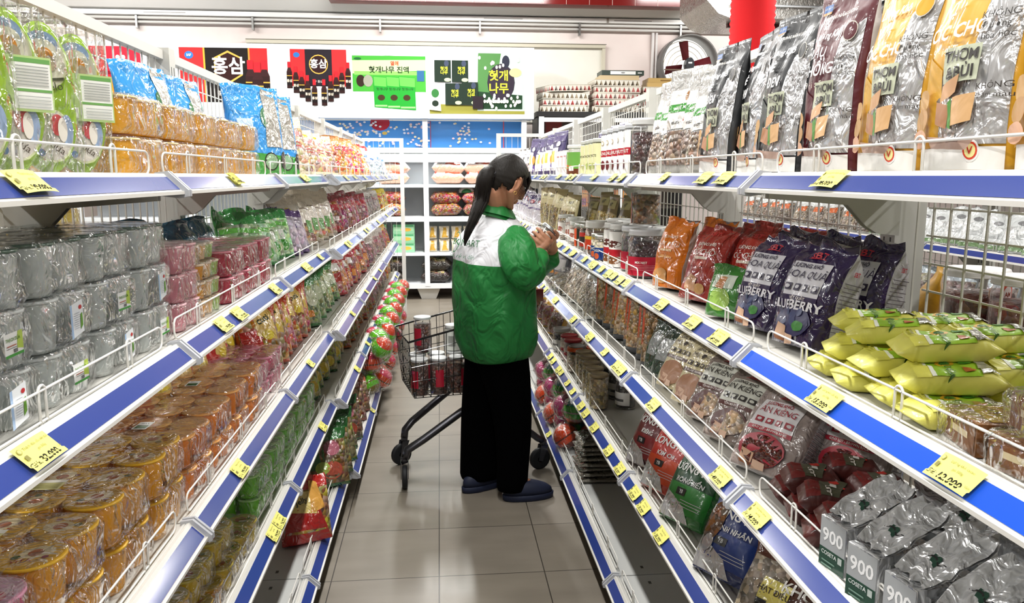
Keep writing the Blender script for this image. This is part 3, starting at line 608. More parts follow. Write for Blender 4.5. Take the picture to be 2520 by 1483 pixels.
# lime blister packs in the shape of a figure eight
def blister():
    o = thing('blister_pack', 'x', 'jelly pack'); b = MB(); n = 36
    def out(a, s):
        x = sin(a); z = cos(a); w = .047 * (1 - .16 * math.exp(-(z / .16) ** 2)) ; return (x * w * s * (1 if abs(z) < .75 else .96), .115 + z * .112 * s)
    rings = [[(out(2 * pi * k / n, s)[0], y, out(2 * pi * k / n, s)[1]) for k in range(n)] for s, y in ((.86, .022), (.94, .018), (1, -.004), (1, -.014), (.93, -.019), (.8, -.021))]
    b.loft(rings, 0xb2dc40, 'jelly', True); b.build('tray', o)
    S = Surf(lambda u, v: (u * .047, -.0215 - .003 * (1 - u * u), v * .23), .094, .23, .0004); m = MB()
    fl = random.Random(2)
    lay = [('e', 0, .73, .66, .175, 0xdfe6b4), ('e', 0, .73, .6, .16, 0xe8e6cf), ('e', 0, .26, .66, .175, 0xdfe6b4), ('e', 0, .26, .6, .16, 0xe9e2da), ('e', -.1, .84, .5, .08, 0x8fa9c8), ('e', -.1, .8, .45, .07, 0xe8e6cf), ('e', -.05, .76, .28, .06, 0xe0963a), ('e', .1, .72, .2, .05, 0xb9a88a), ('q', [(-.4, .6), (.5, .62), (.5, .64), (-.4, .61)], 0x3f4a3a), ('t', 'Cielo', .05, .57, .016, 0x3d4438, False, 8), ('e', .15, .33, .22, .07, 0xd8505a), ('e', .45, .3, .2, .1, 0x9db4d6), ('e', .3, .3, .15, .08, 0xe9e2da), ('t', 'dừa', .1, .18, .014, 0x4a4038, False, -35), ('e', -.4, .15, .1, .025, 0x5a7ab0), ('e', -.3, .4, .15, .03, 0xc8d890)]
    decal(m, S, lay, 'gloss'); m.build('printed_lid', o)
    wrapmesh(.104, .056, .232, 3).build('wrapping', o); return o
def card(o, dx=.0, front=-.032):
    m = MB(); S = Surf(lambda u, v: (dx + u * .05, front, .088 + v * .075), .1, .075, .0004)
    decal(m, S, [('r', -1, 0, 1, 1, 0xb9d38f), ('r', -.05, .05, .96, .96, 0xf3f4f0), ('r', -.05, .88, .96, .96, 0x6fa860), ('r', -.05, .36, .96, .41, 0x6fa860), ('r', -.85, .06, -.2, .28, 0xfafafa), ('r', -.75, .1, -.3, .26, 0x3a3a3a)] + [('r', .02, .47 + .055 * k, .88, .49 + .055 * k, 0xa3a6a4) for k in range(7)] + [('r', .02, .08 + .06 * k, .88, .1 + .06 * k, 0xb5b8b6) for k in range(4)], 'gloss'); m.build('label_card', o)
p = blister(); q = copytree(p); card(q)
L_ = ['lime green figure-eight jelly blister pack at the left edge of the top shelf', 'lime blister pack carrying a white label card, next to the left edge pack', 'lime blister pack with a pale narrow lid, between the two carded packs', 'lime blister pack beside the yellow tubs, carrying a white label card', 'lime blister pack cut by the left edge of the picture']
for i, (y, card_) in enumerate(((1.075, 0), (1.16, 1), (1.26, 0), (1.365, 1), (.985, 0))):
    o = {0: p, 1: q}.get(i) or copytree(q if card_ else p); o.location = (-.60, y, 1.5); o.rotation_euler = rot(52); tag(o, L_[i], 'jelly pack', 'lime blister packs')
# tubs and cups
YW = [('e', 0, .5, .7, .35, 0xf0c050)]
def packs(proto, xs, y0, dy, n, z, lab, grp, tiers, tn=('bottom', 'middle', 'top'), th=.08):
    k = 0
    for t in range(tiers):
        for i in range(n):
            o = proto if k == 0 else copytree(proto); k += 1
            o.location = (xs, y0 + i * dy, z + .001 + t * th); o.rotation_euler = (0, 0, R(((i * 7 + t * 5) % 5 - 2) * .8))
            tn_ = {1: '', 2: ('bottom tier, ', 'top tier, ')[t] if tiers == 2 else '', 3: ('bottom tier, ', 'middle tier, ', 'top tier, ')[t] if tiers == 3 else ''}[tiers]
            o['label'] = f"{lab}, {tn_}{ORD[i]} from the near end"; o['group'] = grp
p = cuppack('tub_pack', 2, 2, .049, .066, 0xffb81c, 0xffe0a0, [('e', 0, .5, .8, .4, 0xf3c765)], 'x', 4, taper=.86)
packs(p, -.64, 1.535, .203, 5, 1.5, 'bagged amber jelly tubs', 'amber tub packs on the top left shelf', 2, th=.074)
CL = (.045, .03, False, [('r', -1, 0, 1, 1, 0xf2f4f2), ('q', [(.3, .3), (1, .2), (1, 1), (.5, 1)], 0xb7cf5a), ('r', -1, 0, 1, .12, 0x4f9a4a), ('t', 'THẠCH DỪA', -.1, .72, .0055, 0x5c8a2c, True), ('r', -.8, .45, .2, .5, 0xb06a5a), ('r', -.8, .36, .3, .4, 0x9a9a9a), ('r', -.1, .16, .25, .32, 0x777777)])
CL2 = (.04, .055, False, [('q', [(-1, 0), (1, .12), (1, 1), (-1, .9)], 0xeef2f6), ('q', [(-1, .0), (-.7, .02), (-.7, .92), (-1, .9)], 0xa9c4e6), ('e', .55, .8, .25, .06, 0xc23a3e), ('q', [(.4, .2), (.8, .3), (.8, .65), (.5, .6)], 0x6da23a)] + [('r', -.5, .25 + .06 * k, .2, .27 + .06 * k, 0xb6bcc4) for k in range(8)])
GC = 0xd2dad7
p = cuppack('clear_cup_pack', 3, 2, .0415, .074, GC, 0x55695c, [('e', 0, .5, .86, .43, 0x6f7f78)], 'x', 1)
p2 = cuppack('clear_cup_pack', 3, 2, .0415, .074, GC, 0xd9dfdd, [('e', 0, .5, .9, .45, 0xc7d0cd)], 'x', 2, CL); p3 = cuppack('clear_cup_pack', 3, 2, .0415, .074, GC, 0xd9dfdd, [('e', 0, .5, .9, .45, 0xc7d0cd)], 'x', 3, CL2)
k = 0; used = set()
for t in range(3):
    for i in range(5):
        s = p if t == 2 else (p2 if (i + t) % 2 == 0 else p3)
        o = s if s.name not in used else copytree(s); used.add(s.name)
        o.location = (-.667, .815 + i * .176, 1.175 + t * .079); o.rotation_euler = (0, 0, R(((i * 3 + t) % 5 - 2)))
        tag(o, f"bagged clear coconut jelly cups, {('bottom', 'middle', 'top')[t]} tier, {ORD[i]} from the near end", 'jelly pack', 'clear cup packs on the second left shelf')
PK = cuppack('pink_tub_pack', 3, 2, .040, .056, 0xe8909e, 0xf4c0c6, [('e', 0, .5, .8, .4, 0xe7a3ae)], 'x', 5, taper=.88)
packs(PK, -.66, 1.71, .166, 1, 1.175, 'bagged pale pink jelly tubs', 'pink tub packs', 3, th=.061)
FR = cuppack('fruit_cup_pack', 4, 3, .026, .036, 0, 0xf0dcc0, [('e', 0, .5, .7, .35, 0xf6ead2)], 'x', 6, cols=[0xf0c078, 0xa8d95a, 0xe6e3d0, 0xf0a83a])
packs(FR, -.65, 1.885, .162, 1, 1.175, 'bagged small jelly cups in yellow and green', 'mixed small cup packs', 3, th=.043)
o = copytree(FR); o.location = (-.66, 1.885, 1.305); tag(o, 'topmost bag of small yellow and green jelly cups beside the pink tubs', 'jelly pack')
RP = cuppack('red_tub_pack', 3, 2, .042, .064, 0xc4304e, 0xe08c9a, [('e', 0, .5, .8, .4, 0xc4526a)], 'x', 7, taper=.86)
packs(RP, -.66, 2.08, .176, 3, 1.175, 'bagged raspberry red jelly tubs', 'raspberry tub packs', 2, th=.069)
# third shelf
SP = [('r', -1, .0, 1, 1, 0xe9ab2e)]
LD = [('e', 0, .5, .93, .46, 0xe8b23c), ('e', .15, .56, .5, .2, 0xf0dcb0), ('e', .1, .55, .22, .12, 0xb5623a), ('e', -.4, .45, .14, .06, 0x3d5a2e), ('t', 'VITA', -.2, .3, .012, 0xa63a1e, True), ('e', .45, .35, .1, .05, 0x8d3b52)]
CD = (.05, .042, True, [('r', -1, 0, 1, 1, 0xe9e2a8), ('r', -1, .7, 1, 1, 0xf3f0e6)] + [('r', -.9, .1 + .08 * k, .9, .13 + .08 * k, 0x8f8d4a) for k in range(7)])
YC = cuppack('yellow_cup_pack', 3, 2, .046, .078, 0xffb41e, 0xf6c23c, LD, 'x', 8)
YC2 = cuppack('yellow_cup_pack', 3, 2, .046, .078, 0xffb41e, 0xf6c23c, LD, 'x', 9, CD)
k = 0
for t in range(2):
    for i in range(3):
        o = (YC if t == 0 else YC2) if i == 0 else copytree(YC if (i + t) % 2 else YC2)
        o.location = (-.675, 1.125 + i * .192, .807 + t * .084); o.rotation_euler = (0, 0, R(i * 2 - 2)); tag(o, f"bagged yellow jelly cups with printed lids, {('bottom', 'top')[t]} tier, {ORD[i]} from the near end", 'jelly pack', 'yellow cup packs on the third left shelf')
PL = [('e', 0, .5, .93, .46, 0xd9a8c4), ('e', .1, .6, .75, .25, 0xdfe4ee), ('e', .1, .62, .4, .15, 0xe6c0c8), ('e', .1, .6, .2, .1, 0x7c2a4a), ('e', -.4, .35, .3, .1, 0xc24a6a), ('e', .5, .4, .12, .05, 0x4a6a3e)]
o = cuppack('pink_cup_pack', 2, 2, .046, .078, 0xe0648a, 0xeca4c0, PL, 'bagged rose pink jelly cups at the lower left corner, bottom tier', 10); o.location = (-.635, .925, .807)
o = copytree(o); o.location = (-.635, .925, .891); o['label'] = 'bagged rose pink jelly cups at the lower left corner, top tier'; 
WC = (.032, .05, True, [('r', -1, 0, 1, 1, 0xf2f2ee), ('r', -.8, .08, .8, .55, 0x2f5c34), ('t', 'JELLY', 0, .75, .007, 0x3a3a3a, True), ('r', -.7, .28, .7, .31, 0x6fa06a)])
OC = cuppack('orange_cup_pack', 3, 2, .042, .067, 0xff9226, 0xf8b468, [('e', 0, .5, .8, .4, 0xf2b070)], 'x', 11, taper=.72); OC2 = cuppack('orange_cup_pack', 3, 2, .042, .067, 0xff9226, 0xf8b468, [('e', 0, .5, .8, .4, 0xf2b070)], 'x', 12, WC, taper=.72)
for t in range(2):
    for i in range(4):
        s = OC2 if (i + t) % 2 else OC; o = s if i == t * 0 and t == 0 or (t == 0 and i == 1) else copytree(s); o.location = (-.66, 1.70 + i * .175, .807 + t * .073); o.rotation_euler = (0, 0, R(i * 3 - 4))
        tag(o, f"bagged orange jelly cups, {('bottom', 'top')[t]} tier, {ORD[i]} from the near end", 'jelly pack', 'orange cup packs')
MC = cuppack('magenta_cup_pack', 3, 3, .034, .056, 0xe0527e, 0xe898b0, [('e', 0, .5, .8, .4, 0xb8607c)], 'x', 13)
packs(MC, -.65, 2.345, .212, 2, .807, 'bagged magenta jelly cups', 'magenta cup packs', 2, th=.06)
# fourth shelf
LY = [('e', 0, .5, .93, .46, 0xd8c060), ('e', .05, .55, .4, .2, 0xb8624a), ('e', -.25, .45, .2, .14, 0xe9e2c0), ('e', .2, .3, .2, .06, 0x6a7a3a)]
YG = cuppack('lemon_cup_pack', 3, 2, .040, .062, 0xf8d424, 0xeeda68, LY, 'x', 14); YG2 = cuppack('lemon_cup_pack', 3, 2, .040, .062, 0xffb41e, 0xf4cc60, LY, 'x', 15, WC)
for t in range(2):
    for i in range(5):
        if t and i > 3: continue
        s = YG2 if (i + t) % 3 == 2 else YG; o = s if (t == 0 and i in (0, 2)) else copytree(s); o.location = (-.645 if t == 0 else -.665, 1.36 + i * .17, .49 + t * .067); o.rotation_euler = (0, 0, R(i * 5 % 4 - 2))
        tag(o, f"bagged lemon yellow jelly cups, {('bottom', 'top')[t]} tier, {ORD[i]} from the near end", 'jelly pack', 'lemon cup packs on the fourth left shelf')
GG = cuppack('green_cup_pack', 3, 3, .034, .066, 0x86f040, 0xbcf0a0, [('e', 0, .5, .6, .3, 0xb9dca6)], 'x', 16); GG2 = cuppack('green_cup_pack', 3, 3, .034, .066, 0x86f040, 0xbcf0a0, [('e', 0, .5, .6, .3, 0xb9dca6)], 'x', 17, WC)
for t in range(2):
    for i in range(5):
        s = GG2 if t and i in (1, 3) else GG; o = s if (t == 0 and i == 0) or (t == 1 and i == 1) else copytree(s); o.location = (-.645, 2.3 + i * .213, .49 + t * .071); o.rotation_euler = (0, 0, R(i * 4 % 5 - 2))
        tag(o, f"bagged bright green jelly cups, {('bottom', 'top')[t]} tier, {ORD[i]} from the near end", 'jelly pack', 'green cup packs on the fourth left shelf')
# ---- candy bags: header colour, clear window with sweets
def candybag(w, h, d, head, body, mat='candy', lay=(), seed=1, headv=.78, tail=None, back=None, crump=.02):
    o = pouch('candy_bag', w, h, d, back or head, [('r', -.93, .05, .93, headv, body, mat), ('q', [(-.93, headv - .09), (.93, headv - .02), (.93, headv + .02), (-.93, headv + .01)], head)] + list(lay), n=2.3, seed=seed, crump=crump, wr=.008, top=.12, gus=.5)
    return o
def bagrun(o, n, x, y0, y1, z, lab, grp, yaw=48, lean=20, seed=0, tail='from the near end', jit=6):
    rnd = random.Random(seed + n)
    def f(i):
        y = y0 + (y1 - y0) * (i / max(1, n - 1)); return ((x + rnd.uniform(-.012, .012), y, z + .002), (R(-lean + rnd.uniform(-5, 5)), R(rnd.uniform(-3, 3)), R(yaw + rnd.uniform(-jit, jit) * 1.5)))
    r = run(o, n, lab, grp, f, tail, 'bag')
    for q in r: q.scale = (rnd.uniform(.93, 1.05), rnd.uniform(.85, 1.15), rnd.uniform(.9, 1.06))
    return r
W = 0xf2f0ea
# top shelf
BB = [('q', [(-.95, .0), (.95, .0), (.95, .2), (-.95, .25)], 0x3f9a3a), ('e', .3, .62, .25, .12, 0x4a7a52), ('q', [(.15, .3), (.8, .3), (.8, .95), (.3, .98)], 0xc9c6bc, 'foil'), ('e', .25, .14, .28, .1, 0x2a2620), ('e', .25, .14, .24, .085, 0x8fb08a), ('e', .85, .16, .2, .1, 0x2a2620), ('t', 'YẾN', -.5, .4, .03, 0x2c5a9a, True), ('r', -.8, .42, -.3, .6, 0xb9d3f0)]
bb = pouch('snack_pouch', .22, .30, .07, 0x3a98e0, BB, seed=3, crump=.015, n=2.6)
L_ = ['tall sky blue snack pouch with bicycle picture beside the amber tubs', 'sky blue snack pouch directly behind the first bicycle pouch', 'sky blue snack pouch leaning on the wire panel behind the amber tubs', 'second sky blue pouch leaning on the wire panel behind the tubs']
for i, (x, y, a, ln) in enumerate(((-.60, 2.68, 50, 6), (-.60, 2.95, 50, 8), (-.745, 2.18, 74, 10), (-.75, 2.47, 70, 10))):
    o = bb if i == 0 else copytree(bb); o.location = (x, y, 1.502); o.rotation_euler = rot(a, ln); tag(o, L_[i], 'snack pouch', 'sky blue pouches')
bagrun(candybag(.17, .27, .06, 0xe9dcc0, 0xd9b48a, lay=[('r', -.7, .6, .7, .7, 0xd79a9a), ('r', -.6, .48, .6, .5, 0xc05a5a), ('r', -.6, .42, .6, .44, 0xc05a5a), ('e', .2, .84, .4, .06, 0xe3b93a)], seed=2), 5, -.61, 3.32, 4.3, 1.5, 'cream and yellow biscuit bag on the top left shelf', 'cream biscuit bags', 42, 26, 1)
bagrun(candybag(.16, .25, .06, 0xe8a060, 0xe88a3c, lay=[('r', -.9, .55, -.2, .75, 0xe08a1c), ('r', .0, .6, .7, .66, 0xd05060)], seed=3), 6, -.56, 4.5, 5.9, 1.5, 'orange striped candy bag on the top left shelf', 'orange bags top left', 44, 24, 2)
bagrun(candybag(.16, .24, .06, 0xdfe7f2, 0xb9c4d8, lay=[('r', -.8, .6, .8, .68, 0x4a78b8)], seed=4), 6, -.56, 6.15, 7.7, 1.5, 'white and blue snack bag near the end of the top left shelf', 'white and blue bags top left', 44, 22, 3)
bagrun(candybag(.2, .2, .07, 0xb9282c, 0xd86a5c, lay=[('r', -.8, .3, .8, .5, W)], seed=5), 3, -.71, 6.6, 7.6, 1.58, 'red and white bag high at the back of the top left shelf', 'red bags top left', 60, 10, 4)
# second shelf
bagrun(pouch('candy_bag', .17, .22, .07, 0x1f4e63, [('r', -.6, .3, .6, .5, 0x2f7a96)], seed=5, crump=.03), 5, -.745, 1.72, 2.5, 1.175, 'dark teal bag behind the jelly tubs on the second left shelf', 'teal bags', 70, 8, 5)
bagrun(candybag(.17, .23, .07, 0x2d8a3c, 0xb6d9a0, lay=[('r', -.5, .3, .5, .5, W), ('e', .3, .2, .4, .1, 0x3f9a2c), ('r', -.9, .58, .9, .66, 0x6cc050)], seed=6), 6, -.65, 2.63, 3.12, 1.175, 'green and white jelly candy bag on the second left shelf', 'green and white bags second left', 46, 24, 6)
bagrun(candybag(.16, .22, .07, 0x56327a, 0xc9b9d0, lay=[('r', -.7, .6, .7, .64, 0xd8d0e0)], seed=7), 3, -.63, 3.2, 3.45, 1.175, 'purple topped clear candy bag on the second left shelf', 'purple candy bags second left', 46, 26, 7)
bagrun(candybag(.19, .285, .07, 0xd9cdbc, 0xcc9a7a, lay=[('r', -.9, .35, .9, .78, 0xe4dccf), ('r', -.9, .62, .9, .635, 0x6a4a3a), ('e', 0, .68, .2, .03, 0xd9c23a), ('r', .3, .18, .75, .4, 0x5aa04a)], seed=8), 6, -.64, 3.5, 4.35, 1.175, 'tall beige snack bag with brown line on the second left shelf', 'beige snack bags', 42, 22, 8)
bagrun(candybag(.17, .235, .07, 0x8f2433, 0xa9403c, lay=[('r', -.7, .5, .7, .66, 0xb02a38), ('r', -.9, .25, .5, .35, 0xd8c9c4)], seed=9), 9, -.60, 4.5, 5.9, 1.175, 'dark red and clear candy bag on the second left shelf', 'dark red bags second left', 44, 24, 9)
bagrun(candybag(.17, .23, .07, 0xcfcac4, 0x9c9088, lay=[('r', -.7, .5, .7, .6, 0x8a3a4a)], seed=10), 6, -.59, 6.05, 7.2, 1.175, 'silver and grey candy bag on the second left shelf', 'silver bags second left', 44, 22, 10)
bagrun(candybag(.16, .22, .07, 0xd9c42c, 0xd9b03a, lay=[('r', -.7, .5, .7, .6, 0xc03a2a)], seed=11), 4, -.59, 7.4, 8.1, 1.175, 'bright yellow candy bag at the end of the second left shelf', 'yellow bags second left', 44, 20, 11)
# third shelf
RC = [('r', -.9, .1, -.05, .58, 0xc01f1a), ('q', [(-.2, .5), (.8, .42), (.7, .95), (-.1, .9)], 0xe3c06a), ('t', 'cuti', .25, .72, .032, 0x2b3a20, True, 20), ('e', .3, .5, .3, .07, 0xe8cf3a)] + [('r', -.85, .14 + .03 * k, -.1, .15 + .03 * k, 0xd8584a) for k in range(12)]
rb = candybag(.17, .25, .08, 0xc04a28, 0xc87040, lay=RC, seed=12, crump=.035)
bagrun(rb, 7, -.635, 2.72, 3.42, .807, 'red and amber gummy bag with twisted top, front row, third left shelf', 'red gummy bags front row', 44, 18, 12)
o = copytree(rb); bagrun(o, 5, -.745, 2.0, 2.65, .807, 'red gummy bag in the shade behind the magenta cups', 'red gummy bags back row', 68, 8, 13)
bagrun(candybag(.18, .25, .09, 0x2a7a34, 0x9fb070, lay=[('q', [(-.9, .3), (-.1, .3), (0, .78), (-.8, .8)], 0x1f6a2c), ('r', -.8, .16, .3, .28, 0xd98a2c), ('e', .4, .5, .4, .15, 0xc9d0b0)], seed=14, crump=.03), 5, -.625, 3.55, 4.3, .807, 'green gummy bag with orange fruit print on the third left shelf', 'green gummy bags third left', 44, 20, 14)
bagrun(candybag(.16, .25, .07, 0xb0282e, 0xc0604a, lay=[('r', -.5, .55, .5, .75, W), ('r', -.6, .3, .3, .5, 0xb42a20), ('r', .3, .2, .8, .4, 0xd98a3a)], seed=15), 9, -.60, 4.5, 5.9, .807, 'red candy bag with white patch on the third left shelf', 'red white-patched bags third left', 42, 22, 15)
bagrun(candybag(.16, .24, .07, 0xd8cfc6, 0xb08a80, lay=[('r', -.6, .5, .6, .6, 0xb05060)], seed=16), 7, -.585, 6.05, 7.3, .807, 'pale clear candy bag with rose band on the third left shelf', 'pale bags third left', 42, 22, 16)
bagrun(candybag(.15, .22, .07, 0xe0b020, 0xb0301c, seed=17), 3, -.575, 7.5, 8.1, .807, 'yellow and red candy bag at the end of the third left shelf', 'yellow and red bags third left', 42, 20, 17)
# fourth shelf
bagrun(candybag(.18, .25, .09, 0x2c7a3c, 0xb7b04a, lay=[('q', [(-.9, .45), (.2, .35), (.5, .8), (-.7, .85)], 0x256b35), ('t', 'cuti', .1, .62, .03, 0xd8e0b8, True, 15), ('e', .3, .25, .4, .12, 0xe0c23a), ('r', -.9, .02, .3, .12, 0x1c1c18)], seed=18, crump=.03), 6, -.62, 3.42, 4.3, .49, 'dark green and yellow gummy bag on the fourth left shelf', 'dark green gummy bags', 42, 18, 18)
bagrun(candybag(.17, .24, .08, 0xc05a24, 0x9a6a3c, lay=[('e', .1, .5, .4, .15, 0xe3b04a), ('r', -.8, .6, .2, .7, 0xa82a1c), ('e', -.3, .3, .3, .08, 0xe9d8a8)], seed=19, crump=.03), 9, -.59, 4.5, 6.0, .49, 'orange and brown jelly candy bag on the fourth left shelf', 'orange brown bags fourth left', 42, 18, 19)
bagrun(candybag(.16, .23, .07, 0xdcd2cc, 0xa8888c, lay=[('r', -.7, .5, .7, .62, 0x9ab04a), ('e', .3, .3, .3, .1, 0xc05a6a)], seed=20), 8, -.58, 6.15, 7.4, .49, 'pink and lime clear candy bag on the fourth left shelf', 'pink and lime bags fourth left', 42, 20, 20)
bagrun(candybag(.15, .2, .09, 0xd8a41c, 0xe0a81c, seed=21, crump=.04), 3, -.57, 7.6, 8.1, .49, 'golden yellow snack bag at the end of the fourth left shelf', 'golden bags fourth left', 42, 15, 21)
# base
o = candybag(.2, .26, .11, 0xb0201c, 0xb88a5a, lay=[('q', [(-.95, .02), (.9, .02), (.5, .42), (-.8, .5)], 0xa81a18), ('q', [(-.7, .45), (.4, .38), (.2, .7), (-.6, .72)], 0xe3cc7a), ('t', 'Jelly', -.2, .58, .026, 0x2f3a22, True, 12), ('q', [(.1, .4), (.7, .45), (.5, .85), (.2, .9)], 0xd9a04a)], seed=22, crump=.04)
bagrun(o, 1, -.50, 2.74, 0, .152, 'single red and amber gummy bag alone on the near left bottom deck', None, 30, 24)
bagrun(candybag(.22, .27, .1, 0x2e6a34, 0x8d7a4a, lay=[('q', [(-.9, .3), (-.2, .25), (-.3, .6), (-.9, .7)], 0x1e5a2c), ('e', .2, .25, .45, .14, 0xb0503c), ('e', -.2, .3, .3, .1, 0x9ab04a), ('e', .3, .6, .35, .12, 0xa86070)], seed=23, crump=.04), 5, -.50, 3.25, 3.82, .152, 'large mixed fruit gummy bag in green film on the left bottom deck', 'green film bags on the bottom deck', 28, 20, 23)
bagrun(candybag(.19, .24, .1, 0x9a4a34, 0x8d6248, lay=[('r', -.6, .3, .5, .4, 0xd8c0a0), ('e', .2, .65, .4, .1, 0xd8b890)], seed=24, crump=.03), 4, -.50, 3.98, 4.5, .152, 'brown and red dried fruit bag on the left bottom deck', 'brown bags on the bottom deck', 30, 20, 24)
def candyball(cols, seed=0):
    o = thing('candy_ball', 'x', 'toy candy ball'); r = .066; b = MB()
    for i, c in enumerate(cols):
        t0, t1 = pi * i / len(cols), pi * (i + 1) / len(cols); prof = [(r * sin(t0 + (t1 - t0) * k / 5), -r * cos(t0 + (t1 - t0) * k / 5) + r) for k in range(6)]; b.lathe(prof, c, 'gloss', 18, capb=False, capt=False)
    b.lathe([(r * 1.03, r - .004), (r * 1.03, r + .004)], cols[0], 'gloss', 18, capb=False, capt=False); b.build('shell', o)
    w = MB(); w.ball((0, 0, r), r * 1.12, 0xffffff, 'wrap', 12, 8, f=lambda p: p * (1 + noise.noise(p * 60 + V((seed, 0, 0))) * .18)); w.build('wrapping', o); return o
def ballgrid(cs, x, y0, dy, n, z, tiers, lab, grp, side=1):
    protos = [candyball(c, i) for i, c in enumerate(cs)]; us = set()
    for t in range(tiers):
        for i in range(n):
            p = protos[(i + t) % len(cs)]; o = p if p.name not in us else copytree(p); us.add(p.name)
            o.location = (x - side * .015 * (t % 2) + side * .02 * (t == 2), y0 + i * dy + .03 * (t % 2), z + .006 + t * .122); o.rotation_euler = (R(20 * ((i + t) % 3 - 1)), R(35 * ((i * 2 + t) % 3 - 1)), 0)
            cn = ('lime green', 'orange and pink', 'lime and red')[(i + t) % len(cs)] if side > 0 else ('orange', 'lime and teal', 'magenta')[(i + t) % len(cs)]
            tag(o, f"{cn} candy ball {lab}, {('bottom', 'second', 'third')[t]} tier, {ORD[i]} from the near end", 'toy candy ball', grp)
LIME, ORNG, PNK = 0x6fd820, 0xf04a18, 0xe0305a
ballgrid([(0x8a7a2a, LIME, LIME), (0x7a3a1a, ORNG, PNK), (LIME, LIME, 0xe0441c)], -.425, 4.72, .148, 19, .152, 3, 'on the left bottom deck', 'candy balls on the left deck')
# behind the left wire panels, in the next aisle
bagrun(pouch('candy_bag', .26, .16, .06, 0xc9a21c, [('r', -.6, .4, .6, .6, 0xe3c23a)], seed=31), 4, -1.0, 1.35, 2.1, 1.315, 'mustard yellow bag in the aisle behind the clear cups', 'mustard bags behind the left panels', 90, 0, 31)
bagrun(pouch('candy_bag', .13, .15, .06, 0x9c1f1c, seed=32), 5, -1.0, 1.0, 2.5, 1.202, 'dark red bag in the aisle behind the left wire panel', 'dark red bags behind the left panels', 90, 0, 32)
# ================================================================ goods, right side
LEAF = 0x4a8a2c
def bars(cu, cv, s=1):   # picture of stacked biscuit bars with a leaf
    return [('q', [(cu - .42 * s, cv - .02 * s), (cu - .1 * s, cv - .045 * s), (cu - .08 * s, cv + .05 * s), (cu - .42 * s, cv + .07 * s)], 0xb07a50), ('q', [(cu - .3 * s, cv + .06 * s), (cu + .05 * s, cv + .1 * s), (cu + .08 * s, cv + .17 * s), (cu - .28 * s, cv + .13 * s)], 0xd3a274),
            ('q', [(cu - .02 * s, cv - .04 * s), (cu + .38 * s, cv - .02 * s), (cu + .4 * s, cv + .09 * s), (cu, cv + .08 * s)], 0xd8ab76), ('q', [(cu - .12 * s, cv + .06 * s), (cu - .03 * s, cv + .08 * s), (cu + .06 * s, cv - .05 * s), (cu - .04 * s, cv - .04 * s)], LEAF), ('q', [(cu - .55 * s, cv - .07 * s), (cu + .5 * s, cv - .09 * s), (cu + .35 * s, cv - .13 * s), (cu - .45 * s, cv - .12 * s)], 0xb79a8c)]
def granola(col, side, ttl, name2, seed):
    lay = [('q', [(.05, .11), (.9, .11), (.9, .8), (.35, .72)], 0xd3d3d4, 'foil'), ('q', [(-.9, .1), (.1, .1), (.2, .45), (-.2, .5)], 0xb9b4b0, 'foil'), ('q', [(-.9, .09), (-.35, .11), (-.4, .42), (-.9, .5)], col),
           ('r', -.8, .01, .9, .1, 0xf2f1ee), ('e', .42, .085, .16, .045, 0xf2f1ee), ('e', .42, .085, .13, .036, 0xd8432a), ('e', .42, .085, .1, .028, 0xf2e9a0), ('t', 'V', .42, .085, .012, 0xc0281c, True),
           ('r', -.82, .9, -.5, .945, 0x3a68a8), ('r', -.82, .885, -.5, .9, 0xc98a4a), ('t', 'HÀ MÂY', -.66, .922, .006, 0xdfe6f0, True), ('t', 'BỔ SUNG NĂNG LƯỢNG', .0, .85, .0085, 0xe9e4dc, True),
           ('t', 'Lương Khô', -.15, .75, .016, 0xffffff, True, 0, .2), ('t', ttl, -.42, .66, .022, 0xffffff, True, 0, .15), ('t', name2, -.15, .565, .024, 0xffffff, True, 0, .15), ('t', '9 · i ɔ T', -.35, .49, .014, 0xece6da),
           ('e', .62, .74, .16, .05, 0xd9d4c8), ('e', .62, .74, .145, .045, col),
           ('r', -.28, .36, .42, .5, 0xc3c8ae), ('t', 'THƠM', .08, .46, .017, 0x2a2420, True), ('t', '&BÙI', .1, .395, .019, 0x2a2420, True), ('t', 'KHÔNG', .6, .6, .011, 0x2a2622), ('t', 'Đường', .58, .56, .011, 0x2a2622), ('t', 'hóa học', .62, .52, .011, 0x2a2622), ('t', 'KHÔNG', .68, .33, .01, 0x3a3430), ('t', 'Phẩm màu', .68, .295, .009, 0x3a3430)] + bars(.05, .22, 1.0) + [('e', -.72, .3, .14, .05, 0xc79a5c), ('e', -.7, .22, .16, .05, 0xb98a50), ('e', -.7, .14, .2, .04, 0xd8a888)]
    return pouch('granola_pouch', .172, .315, .07, col, lay, side=side, seed=seed, n=2.8, top=.09, wr=.005, nu=26, nv=30, gus=.85, mat='satin', lmat='satin')
gy = granola(0xd9a42c, 0x8a6a2a, 'VỊ', 'ÓC CHÓ', 1); gb = granola(0x232528, 0x17181a, 'MÈ', 'ĐEN', 2); gm = granola(0x5a1f28, 0xcfccc9, 'ĐẬU', 'HỒNG', 3)
